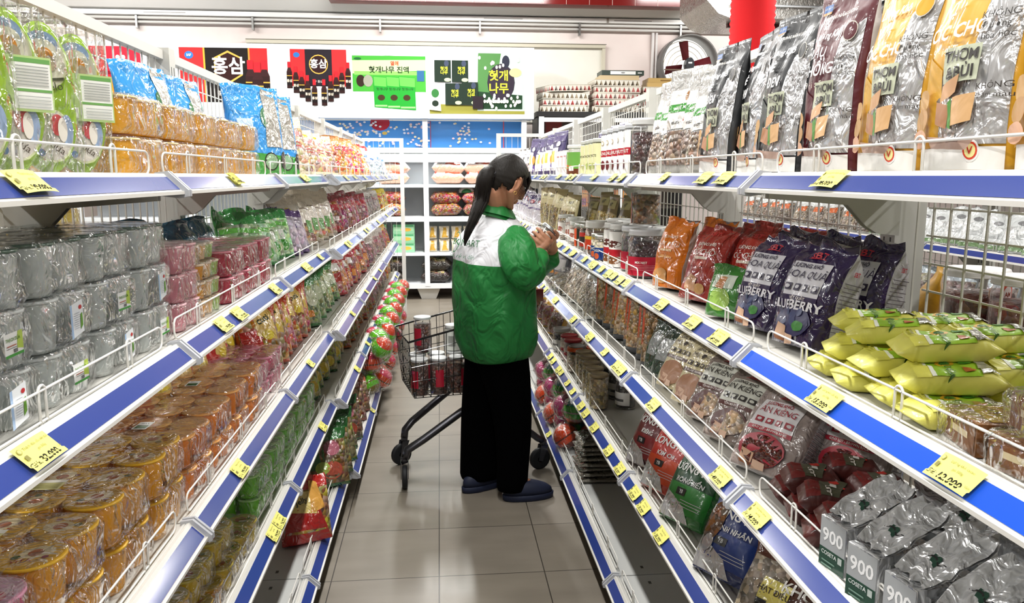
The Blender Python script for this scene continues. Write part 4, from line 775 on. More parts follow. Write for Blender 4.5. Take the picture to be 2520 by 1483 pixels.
for o, x, y, a, ln, lab in ((gy, -1, .79, -88, 3, 'yellow walnut granola pouch cut by the right edge, nearest on the top right shelf'), (None, 0, .965, -84, 3, 'yellow walnut granola pouch with large clear window, second on the top right shelf'), (None, 0, 1.135, -88, 3, 'yellow walnut granola pouch standing next to the maroon pouch'),
    (gm, 0, 1.325, -86, 2, 'maroon granola pouch between the yellow and the black pouches'), (gb, 1, 1.525, -84, 4, 'tallest black granola pouch next to the maroon pouch'), (None, 1, 1.735, -98, 3, 'black granola pouch partly hidden between the two black ones'), (None, 1, 1.885, -84, 4, 'black granola pouch next to the clear green-labelled bags')):
    o = o or copytree(gy if x == 0 and 'yellow' in lab else gb); o.location = (.698 + (.03 if 'partly' in lab else 0), y, 1.503); o.rotation_euler = rot(a, ln); tag(o, lab, 'snack pouch', 'granola pouches')
for i, (src, y) in enumerate(((gy, .87), (gy, 1.04), (gm, 1.22), (gb, 1.43), (gb, 1.62), (gb, 1.8))):
    o = copytree(src); o.location = (.80, y, 1.503); o.rotation_euler = rot(-86, 3); tag(o, f"{('yellow', 'yellow', 'maroon', 'black', 'black', 'black')[i]} granola pouch in the back row of the top right shelf, {ORD[i]} from the near end", 'snack pouch', 'granola pouches, back row')
cb = pouch('clear_pouch', .15, .29, .06, 0xb8b6b2, [('r', -.8, .42, .8, .8, 0xe6e4de), ('r', -.8, .58, .8, .66, 0x3f8f3a), ('t', 'HẠT MIX', 0, .62, .012, W, True), ('e', .2, .73, .16, .05, 0x9a6a3a), ('e', .3, .5, .14, .04, 0xb0553a), ('r', -.8, .08, .8, .4, 0x9c8270, 'nuts'), ('r', -.5, .47, .0, .49, 0x6a6a66)], mat='film', seed=5, wr=.007, top=.16)
bagrun(cb, 6, .71, 2.02, 2.44, 1.503, 'clear nut pouch with green and white label on the top right shelf', 'clear green-labelled pouches', -66, 8, 33)
def put(o, x, y, z, lab, cat='jar', grp=None, a=-90): o.location = (x, y, z); o.rotation_euler = (0, 0, R(a)); return tag(o, lab, cat, grp)
put(jar('nut_jar', .046, .19, 0x4a2c28, lidh=.022, labc=0xf0eeea, arc=(-1.9, -.2), labz=(.0, .9), lay=[('r', -1, .42, 1, .58, 0xb0202c), ('t', 'WALNUT', 0, .5, .01, W, True), ('e', 0, .72, .5, .08, 0x4a2a20), ('r', -.3, .1, .5, .3, 0x777777)]), .70, 2.62, 1.502, 'tall clear jar of dark dried nuts with white and red side label')
wj = jar('walnut_can', .042, .18, 0xe8e6e2, 'paint', lidc=0xd9dbdd, labc=0xf4f3f1, arc=(-pi * .98, pi * .98), labz=(.0, .96), lay=[('r', -1, .46, 1, .62, 0xb4202c), ('t', 'WALNUT', 0, .54, .016, W, True), ('t', 'WALNUT', -.45, .54, .016, W, True), ('e', .0, .8, .08, .06, 0xb9a25a), ('e', .0, .8, .065, .045, W), ('e', .04, .25, .09, .12, 0x6a1f28), ('e', -.1, .3, .05, .05, 0x5a9a3a), ('e', -.45, .22, .08, .1, 0x7a2a30), ('e', .5, .25, .08, .1, 0x6a2028), ('r', .7, .1, .85, .3, 0x8a8a8a)], label='x')
run(wj, 5, 'white walnut can with red band on the top right shelf', 'white walnut cans', lambda i: ((.70, 2.74 + i * .098, 1.502), (0, 0, R(-100 + i * 7))), cat='can')
pj = jar('nut_tin', .04, .155, 0xd9d6a8, 'paint', lidc=0xcfd2c8, labc=0xe3e3b0, arc=(-pi * .98, pi * .98), labz=(.0, .96), lay=[('t', 'ORTACTS', 0, .62, .013, 0x5a5a3a, True), ('t', 'ORTACTS', -.5, .62, .013, 0x5a5a3a, True), ('e', .1, .3, .1, .1, 0xb9c47a), ('e', -.2, .35, .1, .1, 0xd0cf90), ('e', -.5, .3, .1, .12, 0xb8bf80)], label='x')
run(pj, 4, 'pale yellow-green nut tin on the top right shelf', 'pale nut tins', lambda i: ((.69, 3.28 + i * .092, 1.502), (0, 0, R(-90 + i * 12))), cat='tin')
put(jar('leaf_jar', .06, .15, 0x7aa04a, 'candy', lidc=0xf1f1ee, labc=0x6faa4c, arc=(-1.6, 1.6), labz=(.05, .85), lay=[('r', -1, .0, 1, .25, 0x6a3a24), ('e', 0, .3, .6, .14, 0xd86a3c), ('r', .3, .15, .6, .35, W), ('e', -.3, .8, .3, .12, 0xc9a05a)]), .70, 3.88, 1.502, 'large green-wrapped jar with white lid on the top right shelf')
def carton(name, w, l, h, col, lay, lab, cat, top=()):
    o = thing(name, lab, cat); b = MB(); b.box(-w / 2, -l / 2, 0, w / 2, l / 2, h, col, 'paint'); S = Surf(lambda u, v: (u * w / 2, -l / 2, v * h), w, h, .0004); decal(b, S, lay, 'gloss')
    S = Surf(lambda u, v: (u * w / 2, (v - .5) * l, h), w, l, .0004); decal(b, S, top, 'gloss')
    b.build('carton', o); m = MB(); m.box(-w / 2 - .0006, -l / 2 - .0006, h, w / 2 + .0006, l / 2 + .0006, h + .0012, col, 'paint'); m.build('carton_flap', o); return o
wc = carton('white_carton', .09, .06, .13, 0xf1efee, [('e', .1, .5, .3, .25, 0xe3c7c4), ('r', -.6, .75, .2, .8, 0xc08a88), ('e', .5, .25, .2, .1, 0xa9cfa0)], 'x', 'carton')
run(wc, 3, 'small white carton with faint pink print on the top right shelf', 'white cartons', lambda i: ((.69, 4.06 + i * .11, 1.502), (0, 0, R(-80 + 4 * i))), cat='carton')
PB = [('r', -.9, .1, .2, .62, 0xe4e3e8), ('r', -.9, .3, -.3, .55, 0xd9c84a), ('e', .35, .4, .3, .12, 0xe09a2c), ('r', -.9, .75, .9, .9, 0x3a2a60), ('e', .1, .7, .3, .06, W), ('r', .2, .1, .85, .26, 0x5a3a8a)]
pb = pouch('purple_pouch', .15, .245, .05, 0x33265a, PB, side=0x24203a, mat='satin', seed=6)
bagrun(pb, 9, .70, 4.42, 5.75, 1.503, 'purple and yellow nut pouch on the top right shelf', 'purple and yellow pouches', -70, 6, 34)
o = copytree(pb); bagrun(o, 3, .84, 3.62, 4.0, 1.503, 'dark purple pouch behind the green jar on the top right shelf', 'dark purple pouches', -80, 4, 35)
bagrun(candybag(.15, .22, .06, 0xe9e6e2, 0xb9a0a0, lay=[('r', -.6, .4, .6, .7, 0xf2f0ee), ('t', '味', 0, .55, .03, 0x222222, True)], seed=36), 4, .70, 5.95, 6.6, 1.503, 'white bag with black characters far along top right shelf', 'white far bags', -70, 8, 36)
# second shelf: lime wafer packs
WL = [('r', -.97, .16, .97, .3, 0xe3df62), ('q', [(-.95, .28), (.95, .34), (.95, .74), (-.95, .78)], 0x96c02c), ('q', [(-.95, .27), (.95, .3), (.95, .34), (-.95, .3)], 0xf4f6e8), ('e', -.35, .48, .3, .09, 0xe3b02c), ('e', -.35, .48, .18, .05, 0x3f8a3a), ('t', 'CỐT DỪA', .25, .46, .012, 0x3f6a1c, True), ('q', [(.2, .6), (.8, .6), (.7, .7), (.2, .68)], 0xb5602c), ('q', [(-.8, .62), (-.2, .6), (-.2, .72), (-.8, .74)], 0x4f9a2c), ('q', [(-.9, .76), (.9, .74), (.7, .9), (-.7, .92)], 0xd0cfc6, 'foil'), ('r', -.9, .2, -.2, .23, 0xb0ad44)]
wf = flatpack('wafer_pack', .078, .145, .033, 0xe2de6a, WL, seed=2, mat='satin', fin=.13, n=5)
WP = [(.72, .98, 0, -12, 0), (.73, 1.075, 0, -18, 0), (.72, 1.17, 0, -24, 0), (.725, 1.265, 0, -20, 0), (.87, 1.0, 0, -20, 0), (.87, 1.1, 0, -14, 0), (.87, 1.2, 0, -22, 0), (.86, 1.3, 0, -16, 0),
      (.74, 1.03, 1, -24, 3), (.73, 1.13, 1, -16, 3), (.735, 1.235, 1, -26, 2), (.87, 1.06, 1, -12, 0), (.87, 1.16, 1, -24, 0), (.86, 1.26, 1, -18, 0), (.76, 1.075, 2, -22, 4), (.75, 1.19, 2, -30, 4), (.865, 1.12, 2, -16, 2), (.86, 1.22, 2, -20, 2), (.77, 1.28, 2, -24, 3)]
for i, (x, y, t, a, tilt) in enumerate(WP):
    o = wf if i == 0 else copytree(wf); o.location = (x, y, 1.153 + t * .037); o.rotation_euler = (R(tilt), R((i % 3 - 1) * 2), R(-90 + a + 4))
    row_ = 'front' if x < .8 else 'back'; idx = len([1 for w_ in WP[:i] if w_[2] == t and (w_[0] < .8) == (x < .8)])
    tag(o, f"lime yellow wafer pack, {('bottom', 'middle', 'top')[t]} layer of the pile, {row_} row, {ORD[idx]} from the near end", 'wafer pack', 'lime wafer packs in the pile')
BW = [('r', -.8, .16, .8, .84, 0xc79a3a), ('e', .0, .6, .6, .16, 0xe0bd5a), ('q', [(-.7, .3), (.2, .25), (.1, .55), (-.6, .5)], 0x9a5a24), ('t', 'CACAO', .1, .34, .012, 0x4a2a10, True)]
bw = thing('cocoa_biscuit_pack'); b = MB(); b.box(-.045, -.065, 0, .045, .065, .043, 0x7a4a1c, 'satin'); S = Surf(lambda u, v: (u * .045, (v - .5) * .13, .043), .09, .13, .0006); decal(b, S, BW, 'gloss'); S = Surf(lambda u, v: (u * .045, -.065, v * .043), .09, .043, .0004); decal(b, S, [('r', -.9, .1, .9, .9, 0x7a4a20), ('r', -.5, .4, .5, .6, 0xd9c8a0)], 'satin'); b.build('inner_box', bw)
w_ = MB(); 
w_.loft([[((.05 + .004 * noise.noise(V((k * .9, z * 90, 2)))) * (cos(2 * pi * k / 24) / max(abs(cos(2 * pi * k / 24)), abs(sin(2 * pi * k / 24)))) * s, .085 * (1 - .16 * abs(z - .02) / .03) * (sin(2 * pi * k / 24) / max(abs(cos(2 * pi * k / 24)), abs(sin(2 * pi * k / 24)))) * s, z) for k in range(24)] for z, s in ((.002, .95), (.014, 1.02), (.03, 1.02), (.0465, .95))], 0x5a3a1c, 'amberwrap', True) if False else None
wrapmesh(.1, .165, .048, 5, 'wrap', .012).build('wrapping', bw)
BP = [(.73, .60, 0, 10), (.73, .70, 0, -6), (.73, .80, 0, 8), (.735, .89, 0, -12), (.87, .66, 0, 0), (.87, .78, 0, -8), (.87, .89, 0, 8), (.75, .66, 1, 14), (.74, .78, 1, -10), (.86, .72, 1, 6), (.86, .84, 1, -6), (.80, .73, 2, 10)]
for i, (x, y, t, a) in enumerate(BP):
    o = bw if i == 0 else copytree(bw); o.location = (x, y, 1.152 + t * .051); o.rotation_euler = (0, 0, R(-90 + a))
    row_ = 'front' if x < .8 else 'back'; idx = len([1 for w2 in BP[:i] if w2[2] == t and (w2[0] < .8) == (x < .8)])
    tag(o, f"brown cocoa biscuit pack with gold top, {('bottom', 'second', 'top')[t]} layer, {row_} row, {ORD[idx]} from the near end", 'biscuit pack', 'brown cocoa biscuit packs')
# box-shaped crumpled biscuit bags
def sbt(name, base_, lab_, labc, txtc, band, ttl1, ttl2, win, winm, side=0xb9b7ba, sub='', w=.15, h=.235, d=.085, seed=1, fruit=None, mat='film', pan=True):
    lay = []
    if pan: lay += [('r', -.72, .42, .62, .72, labc)]
    lay += [('r', -.72, .375, .62, .42, band), ('t', sub, -.05, .397, .0075, 0xf2e9e6, True), ('t', 'SBT', -.05, .8, .021, 0xc02a3a, True), ('r', -.35, .765, .25, .772, 0xc02a3a), ('t', ttl1, -.15, .68, .011, txtc, True), ('t', ttl2, -.05, .6, .02, txtc)]
    lay += [('r', -.6 + .32 * k, .46, -.38 + .32 * k, .52, txtc) for k in range(4)] + [('e', -.49 + .32 * k, .49, .06, .016, labc) for k in range(4)]
    if fruit: lay += [('t', fruit, -.1, .335, .024, 0xf0eef4, True)]
    lay += [('e', .0, .2 if not fruit else .2, .66, .13 if fruit else .16, band if winm else win), ('e', .04, .19, .58, .115 if fruit else .145, win) + ((winm,) if winm else ())]
    if fruit: lay += [('e', x, y, .11, .035, 0x3a4470) for x, y in ((-.4, .25), (-.2, .28), (.05, .25), (.25, .28), (-.3, .19), (.1, .2))] + [('e', .3, .17, .2, .04, 0x3f8a3a)]
    lay += [('q', [(-.55, .06), (-.15, .05), (-.1, .15), (-.5, .17)], 0xd3ac90), ('q', [(-.5, .04), (-.15, .03), (-.15, .06), (-.55, .07)], 0x8d5a3c), ('q', [(-.1, .01), (.25, .02), (.22, .09), (-.1, .1)], 0xd8b49a)]
    return pouch(name, w, h, d, base_, lay, side=side, seed=seed, n=4.5, top=.1, wr=.008, nu=26, nv=30, gus=.9, mat=mat, crump=.03, lmat='satin', sidelay=[('r', -.7, .18 + .034 * k, .3 + .5 * ((k * 7 % 5) / 5), .188 + .034 * k, 0x6a6468) for k in range(13)] + [('t', 'SBT', 0, .68, .012, 0xb02a3a, True)])
PUR = sbt('biscuit_bag', 0x2a1a48, '', 0xd9d7de, 0x2f2444, 0x2a1a48, 'LƯƠNG KHÔ', 'HOA QUẢ', 0x3a3a62, None, sub='VIỆT QUẤT', seed=4, fruit='BLUEBERRY', h=.235, d=.105)
for i, (x, y, a, ln, lab) in enumerate(((.725, 1.64, -74, 14, 'purple blueberry biscuit bag next to the small green bag, leaning back'), (.735, 1.455, -72, 14, 'purple blueberry biscuit bag in the middle, right behind the wafer pile'), (.865, 1.50, -70, 10, 'purple blueberry biscuit bag nearest to the metal post'), (.84, 1.80, -75, 10, 'purple blueberry biscuit bag in the back row behind the first one'), (.87, 1.66, -72, 8, 'purple blueberry biscuit bag in the back row behind the middle one'))):
    o = PUR if i == 0 else copytree(PUR); o.location = (x, y, 1.156); o.rotation_euler = rot(a, ln); tag(o, lab, 'biscuit bag', 'purple biscuit bags')
RED = pouch('biscuit_bag', .15, .235, .08, 0x9a2820, [('r', -.7, .4, .7, .9, 0xa02c22), ('t', 'SBT', .0, .82, .018, 0xd03a3a, True), ('t', 'LƯƠNG KHÔ', 0, .66, .012, 0xf0e6dc, True), ('t', 'ÓC CHÓ', 0, .56, .022, 0xf0e6dc), ('r', -.4, .48, .4, .51, 0xe6d8c8), ('e', 0, .42, .2, .03, 0xc04a3c), ('q', [(-.5, .12), (.1, .1), (.1, .25), (-.4, .3)], 0xd0a07a), ('e', .3, .14, .25, .06, 0xc99a60)], side=0x6a1c18, seed=8, n=4, wr=.008, nu=26, nv=30, crump=.04)
for i, (x, y, a, ln, lab) in enumerate(((.715, 2.03, -68, 16, 'dark red walnut biscuit bag in front, next to the orange bag'), (.80, 1.93, -66, 12, 'dark red walnut biscuit bag second in the leaning row'), (.85, 1.80, -70, 10, 'dark red walnut biscuit bag behind the purple bags'), (.87, 2.08, -70, 8, 'dark red walnut biscuit bag standing at the back'))):
    o = RED if i == 0 else copytree(RED); o.location = (x, y, 1.156); o.rotation_euler = rot(a, ln); tag(o, lab, 'biscuit bag', 'dark red biscuit bags')
o = pouch('biscuit_bag', .11, .14, .06, 0x3f8a34, [('e', 0, .3, .6, .2, 0x9cc25a), ('r', -.6, .5, .6, .75, 0xdfe8d8), ('q', [(-.4, .5), (.1, .48), (.1, .7), (-.3, .72)], 0xc98a5a)], side=0x8d8f90, seed=9, crump=.03); o.location = (.69, 1.80, 1.156); o.rotation_euler = rot(-60, 14); tag(o, 'small green and white biscuit bag slumped between red and purple bags', 'biscuit bag')
ORA = pouch('biscuit_bag', .13, .235, .08, 0xe07a14, [('t', 'LƯƠNG KHÔ', 0, .66, .010, 0xf6dcb8, True), ('t', 'HẠT ĐIỀU', 0, .56, .018, 0xf6dcb8), ('r', -.4, .47, .4, .5, 0xf0c890), ('e', 0, .4, .5, .02, 0xf0a850), ('e', -.1, .15, .5, .1, 0xd09a60), ('e', .2, .14, .2, .05, 0xe8c49a)], side=0xa09a98, seed=10, n=3.6, wr=.009, nu=26, nv=30, crump=.03)
for i, (x, y, a, ln, lab) in enumerate(((.705, 2.30, -66, 12, 'bright orange cashew biscuit bag standing in front beside the nut jars'), (.80, 2.22, -66, 10, 'orange cashew biscuit bag behind the front orange one'))):
    o = ORA if i == 0 else copytree(ORA); o.location = (x, y, 1.156); o.rotation_euler = rot(a, ln); tag(o, lab, 'biscuit bag', 'orange biscuit bags')
# jars of the second shelf
def J(x, y, desc, z=1.153, a=-60, **k): return put(jar('nut_jar', **k), x, y, z, desc, 'jar', None, a)
MX = [('r', -1, .0, 1, 1, 0xb42038), ('r', -1, .25, -.3, .9, 0xf0ece6), ('e', -.6, .35, .3, .15, 0x5a8a3a), ('e', -.5, .2, .25, .12, 0xc9a0a0), ('t', 'MIX HẠT', .3, .7, .01, W, True)] + [('r', -.1, .3 + .08 * k, .8, .32 + .08 * k, 0xe0909a) for k in range(4)]
J(.715, 2.62, 'large clear jar of dark mixed nuts with red label, nearest of the jars', r=.062, h=.165, fill=0x4a3036, lay=MX, labz=(.05, .5), arc=(-1.7, 1.7), lidh=.02, lidc=0xdadadc)
J(.73, 2.80, 'second large jar of dark mixed nuts, just behind the nearest one', r=.06, h=.165, fill=0x4a3036, lay=MX, labz=(.05, .5), arc=(-1.7, 1.7), lidh=.02, lidc=0xdadadc)
TJ = [('r', -1, .3, 1, .5, 0xb4202c), ('e', 0, .65, .4, .1, 0x5a2a24), ('e', 0, .2, .4, .12, 0x8a5a3a)]
for i, (x, y) in enumerate(((.69, 2.92), (.69, 3.02))): J(x, y, f"slim white-labelled jar with red band, {ORD[i]} of two beside the mixed nut jars", r=.038, h=.165, fill=0x5a3a30, lay=TJ, labz=(0, .95), arc=(-2.6, 2.6), lidh=.022)
for i, (x, y) in enumerate(((.675, 3.14), (.68, 3.24))): J(x, y, f"small nut jar with blue label, {ORD[i]} of two at the shelf edge", r=.037, h=.105, fill=0xcfc0a0, lay=[('r', -1, 0, 1, 1, 0x24407e), ('t', 'LUCO', 0, .75, .012, W, True), ('e', 0, .3, .3, .25, 0xd0603a)], labz=(.05, .6), lidh=.014, metal=True)
J(.70, 3.40, 'red-labelled nut jar with a tall white cap', r=.052, h=.15, fill=0x9a5a3a, lay=[('r', -1, 0, 1, 1, 0xc0402a), ('r', -1, .75, 1, 1, 0xd9b03a)], labz=(.2, .7), lidh=.032, lidc=0xf2f0ea)
J(.70, 3.56, 'dried fruit jar with silver lid and red label beside the white-capped jar', r=.048, h=.125, fill=0x6a4a3a, lay=[('r', -1, 0, 1, 1, 0xb8322a), ('r', -.6, .3, .4, .7, 0x2a2422)], labz=(.2, .8), lidh=.016, metal=True)
J(.70, 3.70, 'orange and black labelled snack jar with silver lid', r=.048, h=.12, fill=0x7a6a4a, lay=[('r', -1, 0, 1, 1, 0xd9542a), ('r', 0, 0, 1, 1, 0x2a2622)], labz=(.1, .9), lidh=.014, metal=True)
J(.82, 3.02, 'cashew jar with silver lid and red label standing on the back jars', z=1.153 + .155, r=.058, h=.16, fill=0xa8805a, lay=[('r', -1, 0, 1, 1, 0xd0482a), ('t', 'CASHEW', 0, .5, .012, 0x2a1a10, True)], labz=(.03, .9), arc=(-1.7, -.5), lidh=.02, metal=True)
for i, (x, y) in enumerate(((.83, 2.95), (.83, 3.09), (.82, 3.3), (.82, 3.5))): J(x, y, f"plain nut jar with pale lid in the back row, {ORD[i]} from the near end", r=.06, h=.153, fill=0x8a6040, lab=False, lidh=.018)
for i, (x, y) in enumerate(((.70, 3.86), (.71, 3.99), (.72, 4.12), (.70, 4.25))): J(x, y, f"pink salt-coloured jar with white lid on the second right shelf, {ORD[i]} from the near end", r=.045, h=.12 + .015 * (i % 2), fill=(0xb4785a, 0xd0b8a8)[i % 2], fmat='grain', lay=[('r', -1, 0, 1, 1, 0xe9e2dc), ('e', 0, .5, .4, .2, 0xa05a4a)], labz=(.2, .8), lidh=.018)
CR = [('r', -.7, .72, .7, .9, 0xcfc690), ('t', 'HẠT', 0, .8, .02, 0x3a3020, True), ('r', -.8, .1, .8, .6, 0xa8904a, 'nuts'), ('r', -.1, .1, .05, .62, 0xd9cfa0)]
bagrun(pouch('cream_pouch', .15, .26, .055, 0xc9bd8a, CR, side=0x3a3428, mat='satin', seed=37), 7, .74, 4.35, 5.3, 1.153, 'cream and gold seed pouch standing on the second right shelf', 'cream seed pouches', -60, 6, 37)
o = pouch('cream_pouch', .15, .25, .055, 0x8a7a48, CR, side=0x3a3428, mat='satin', seed=38); bagrun(o, 4, .86, 3.6, 4.3, 1.153, 'olive brown seed pouch in the back row behind the salt jars', 'olive pouches', -75, 4, 38)
bagrun(pouch('purple_pouch', .14, .24, .055, 0xdcd9e2, [('r', -.95, .62, .95, .95, 0x3a2a5a), ('r', -.9, .45, .9, .5, 0x6a5a8a), ('e', 0, .7, .4, .07, 0xa02a3a)], mat='film', seed=39, crump=.02), 9, .70, 5.45, 6.9, 1.153, 'white pouch with purple top on the second right shelf', 'white and purple pouches', -60, 8, 39)
# third shelf: cold-stamped silver ration blocks
def ration():
    o = thing('ration_pack', 'x', 'ration pack'); w, l, h = .062, .115, .088; b = MB(); b.box(-w / 2, -l / 2, 0, w / 2, l / 2, h, 0xe9ebed, 'foil')
    S = Surf(lambda u, v: (u * w / 2, -l / 2, v * h), w, h, .0006); 
    decal(b, S, [('r', -.96, .02, .96, .98, 0xa9acae, 'gloss'), ('r', -.96, .02, .96, .40, 0x2c4a3c, 'gloss'), ('t', '900', 0, .66, .030, 0xf4f5f5, True), ('t', 'COSETA', -.2, .31, .009, 0xd9e0dc, True), ('r', .5, .24, .8, .37, 0xb9c4be, 'gloss'), ('r', -.7, .14, .3, .17, 0x7a9a8a, 'gloss'), ('r', -.7, .06, .1, .09, 0x7a9a8a, 'gloss')], 'gloss'); b.build('block', o)
    m = MB(); n = 18
    def P(s, t): # foil fin folded from the top: s across -1..1, t 0..1 outward
        z = h + .004 + .05 * t + .012 * noise.noise(V((s * 2.2, t * 3, 1))) + .006 * noise.noise(V((s * 6, t * 9, 4))); y = -l * .38 + t * .12 + .008 * noise.noise(V((s * 3, t * 4, 9))); x = s * w * (.5 + .14 * sin(pi * t)) ; return (x, y, z)
    vs = [P(-1 + 2 * i / n, j / 10) for j in range(11) for i in range(n + 1)]; vs += [(x, y + .004, z - .003) for x, y, z in vs]; q = (n + 1) * 11
    fs = [(j * (n + 1) + i, j * (n + 1) + i + 1, (j + 1) * (n + 1) + i + 1, (j + 1) * (n + 1) + i) for j in range(10) for i in range(n)]; fs += [tuple(q + k for k in f[::-1]) for f in fs]
    m.add(vs, fs, 0xf0f2f4, 'foil', True); S2 = Surf(lambda u, v: P(u, v), w, .12, .0008); decal(m, S2, [('r', -.2, .3, .2, .42, 0x2c4a3c), ('r', -.5, .35, .5, .37, 0x2a2a2a)], 'gloss'); m.build('foil_fin', o)
    m = MB()
    for k in range(2): m.box(w / 2, -l / 2 + .02 + k * .05, .01, w / 2 + .0035, -l / 2 + .045 + k * .05, h - .012, 0xb9bcbe, 'foil')
    m.build('folded_seam', o); return o
rp = ration(); RPP = [(.70, 1.155, 0, -78), (.695, 1.06, 0, -76), (.70, .965, 0, -80), (.70, .87, 0, -76), (.70, .77, 0, -80), (.84, 1.10, 0, -70), (.84, .99, 0, -84), (.84, .89, 0, -74), (.84, .79, 0, -82), (.83, .69, 0, -76), (.86, 1.2, 0, -60)]
for i, (x, y, z, a) in enumerate(RPP):
    o = rp if i == 0 else copytree(rp); o.location = (x, y, .846); o.rotation_euler = (0, 0, R(a)); row_ = 'front' if x < .8 else 'back'; idx = i if i < 5 else i - 5
    if i == 10: o.rotation_euler = (R(-70), 0, R(-70)); o.location = (.88, 1.23, .90); lab = 'silver ration block with crumpled foil tipped over behind the maroon packs'
    else: lab = f"silver foil ration block with white 900 print, {row_} row, {ORD[9 - idx - 5 if idx > 9 else (4 - idx if i < 5 else 4 - (i - 5))]} from the near end"
    tag(o, lab, 'ration pack', 'silver ration blocks')
for i, (x, y, a) in enumerate(((.82, .95, 20), (.83, .82, -15), (.8, .7, 30))):
    o = copytree(rp); o.location = (x, y, .846 + .145); o.rotation_euler = (R(-72), R(8), R(-80 + a)); tag(o, f"silver ration block lying crumpled on the back row, {ORD[i]} from the maroon packs", 'ration pack', 'silver ration blocks')
MP = [('r', -.97, .12, .97, .34, 0x6a1a18), ('q', [(-.95, .34), (.95, .34), (.95, .62), (-.95, .82)], 0x4a4a38), ('q', [(-.9, .5), (-.2, .5), (-.5, .66), (-.9, .62)], 0xb02a20), ('t', '6', .5, .24, .011, 0xf0e9e2, True), ('q', [(-.3, .6), (.2, .6), (0, .5), (-.2, .5)], 0xe0ddd6), ('t', 'LOTTY', .45, .46, .01, 0xe0d8d0, True), ('r', .1, .7, .2, .73, 0xd0302a)]
mp = flatpack('maroon_biscuit_pack', .072, .11, .042, 0x50201c, MP, seed=4, mat='satin', fin=.12, n=6)
MPP = [(.70, 1.24, 0), (.71, 1.33, 0), (.72, 1.42, 0), (.83, 1.28, 0), (.83, 1.37, 0), (.83, 1.46, 0), (.71, 1.285, 1), (.72, 1.375, 1), (.83, 1.32, 1), (.83, 1.42, 1), (.70, 1.16 + .03, 1)]
for i, (x, y, t) in enumerate(MPP):
    o = mp if i == 0 else copytree(mp); o.location = (x, y, .846 + t * .043); o.rotation_euler = (0, 0, R(-112 + 6 * (i % 3))); row_ = 'front' if x < .8 else 'back'; idx = len([1 for w2 in MPP[:i] if w2[2] == t and (w2[0] < .8) == (x < .8)])
    tag(o, f"glossy maroon biscuit pack, {('lower', 'upper')[t]} layer, {row_} row, {ORD[idx]} placed from the silver blocks", 'biscuit pack', 'maroon biscuit packs')
OAT = sbt('biscuit_bag', 0x8a7c74, '', 0xcfd0c4, 0x2a2422, 0x5a2c28, 'LƯƠNG KHÔ', 'ĂN KIÊNG', 0xc4a888, 'nuts', sub='YẾN MẠCH - OAT', w=.165, h=.225, seed=11, side=0x9c9088)
RIC = sbt('biscuit_bag', 0x9a8d88, '', 0xd6d3d4, 0x9a1f30, 0xa82034, 'LƯƠNG KHÔ', 'ĂN KIÊNG', 0x7a2a22, 'grain', sub='GẠO LỨT - BROWN RICE', w=.18, h=.23, seed=12, side=0xaaa6a6)
BEI = sbt('biscuit_bag', 0xdcd0a8, '', 0xdcd0a8, 0x3a2c24, 0x4a2420, 'LƯƠNG KHÔ', 'MÈ ĐEN', 0xa87a5c, None, sub='BLACK SESAME', w=.15, h=.24, seed=13, side=0xcfc49c, pan=False)
for i, (s, x, y, a, ln, lab) in enumerate(((RIC, .70, 1.545, -62, 34, 'red-banded brown rice biscuit bag in front, its big window full of rice'), (RIC, .85, 1.46, -62, 22, 'second brown rice biscuit bag, in the shade beneath the shelf lip'), (OAT, .70, 1.74, -64, 34, 'grey oat biscuit bag with large flake window, beside the rice bag'), (OAT, .705, 1.90, -66, 30, 'second grey oat biscuit bag, tucked behind the first'), (BEI, .705, 2.05, -68, 30, 'cream black sesame biscuit bag next to the oat bags'), (BEI, .71, 2.22, -70, 28, 'cream black sesame biscuit bag farther from the oat bags'), (BEI, .84, 2.1, -74, 16, 'cream sesame biscuit bag in the back row'), (OAT, .86, 1.78, -72, 14, 'grey oat biscuit bag in the back row'))):
    o = s if i in (0, 2, 4) else copytree(s); o.location = (x, y, .848); o.rotation_euler = rot(a, ln); tag(o, lab, 'biscuit bag', 'biscuit bags on the third right shelf')
bagrun(pouch('biscuit_bag', .14, .2, .08, 0x1f3328, [('r', -.5, .3, .5, .7, 0x8d9090)], seed=14, mat='film', crump=.03), 2, .71, 2.36, 2.45, .846, 'dark green clear-wrapped biscuit bag beside the cream bags', 'dark green biscuit bags', -66, 16, 40)
NB = [('r', -.9, .08, .4, .8, 0xb08a5e, 'nuts'), ('r', -.9, .3, -.78, .8, 0xc04a2a)]
bagrun(pouch('nut_pouch', .17, .27, .06, 0x4a4c50, NB, side=0x3c3e42, mat='satin', seed=15), 8, .76, 2.5, 3.3, .846, 'clear-fronted nut pouch with dark grey back on the third right shelf', 'nut pouches with grey backs', -42, 8, 41, jit=4)
bagrun(candybag(.17, .24, .06, 0xc9cac8, 0xcfc0a8, 'nuts', seed=42), 7, .72, 3.4, 4.1, .846, 'silver clear bag of pale seeds on the third right shelf', 'silver seed bags', -56, 26, 42)
def drybundle():
    o = thing('dried_snack_tray', 'x', 'snack tray'); b = MB(); b.lathe([(.06, .0), (.1, .018), (.108, .03), (.1, .028), (.055, .006)], 0x2a2b22, 'gloss', 20); b.build('tray', o); m = MB(); r_ = random.Random(4)
    for k in range(16): a = r_.uniform(-.5, .5); y = -.06 + k * .008; m.tube([(-.07, y, .035 + .02 * r_.random()), (0, y + a * .03, .05 + .015 * r_.random()), (.075, y + a * .05, .035)], .0055, r_.choice([0xb8a888, 0xa08c68, 0xc9bc9c]), 'satin', 5)
    m.build('dried_strips', o); wrapmesh(.2, .17, .07, 8).build('wrapping', o); return o
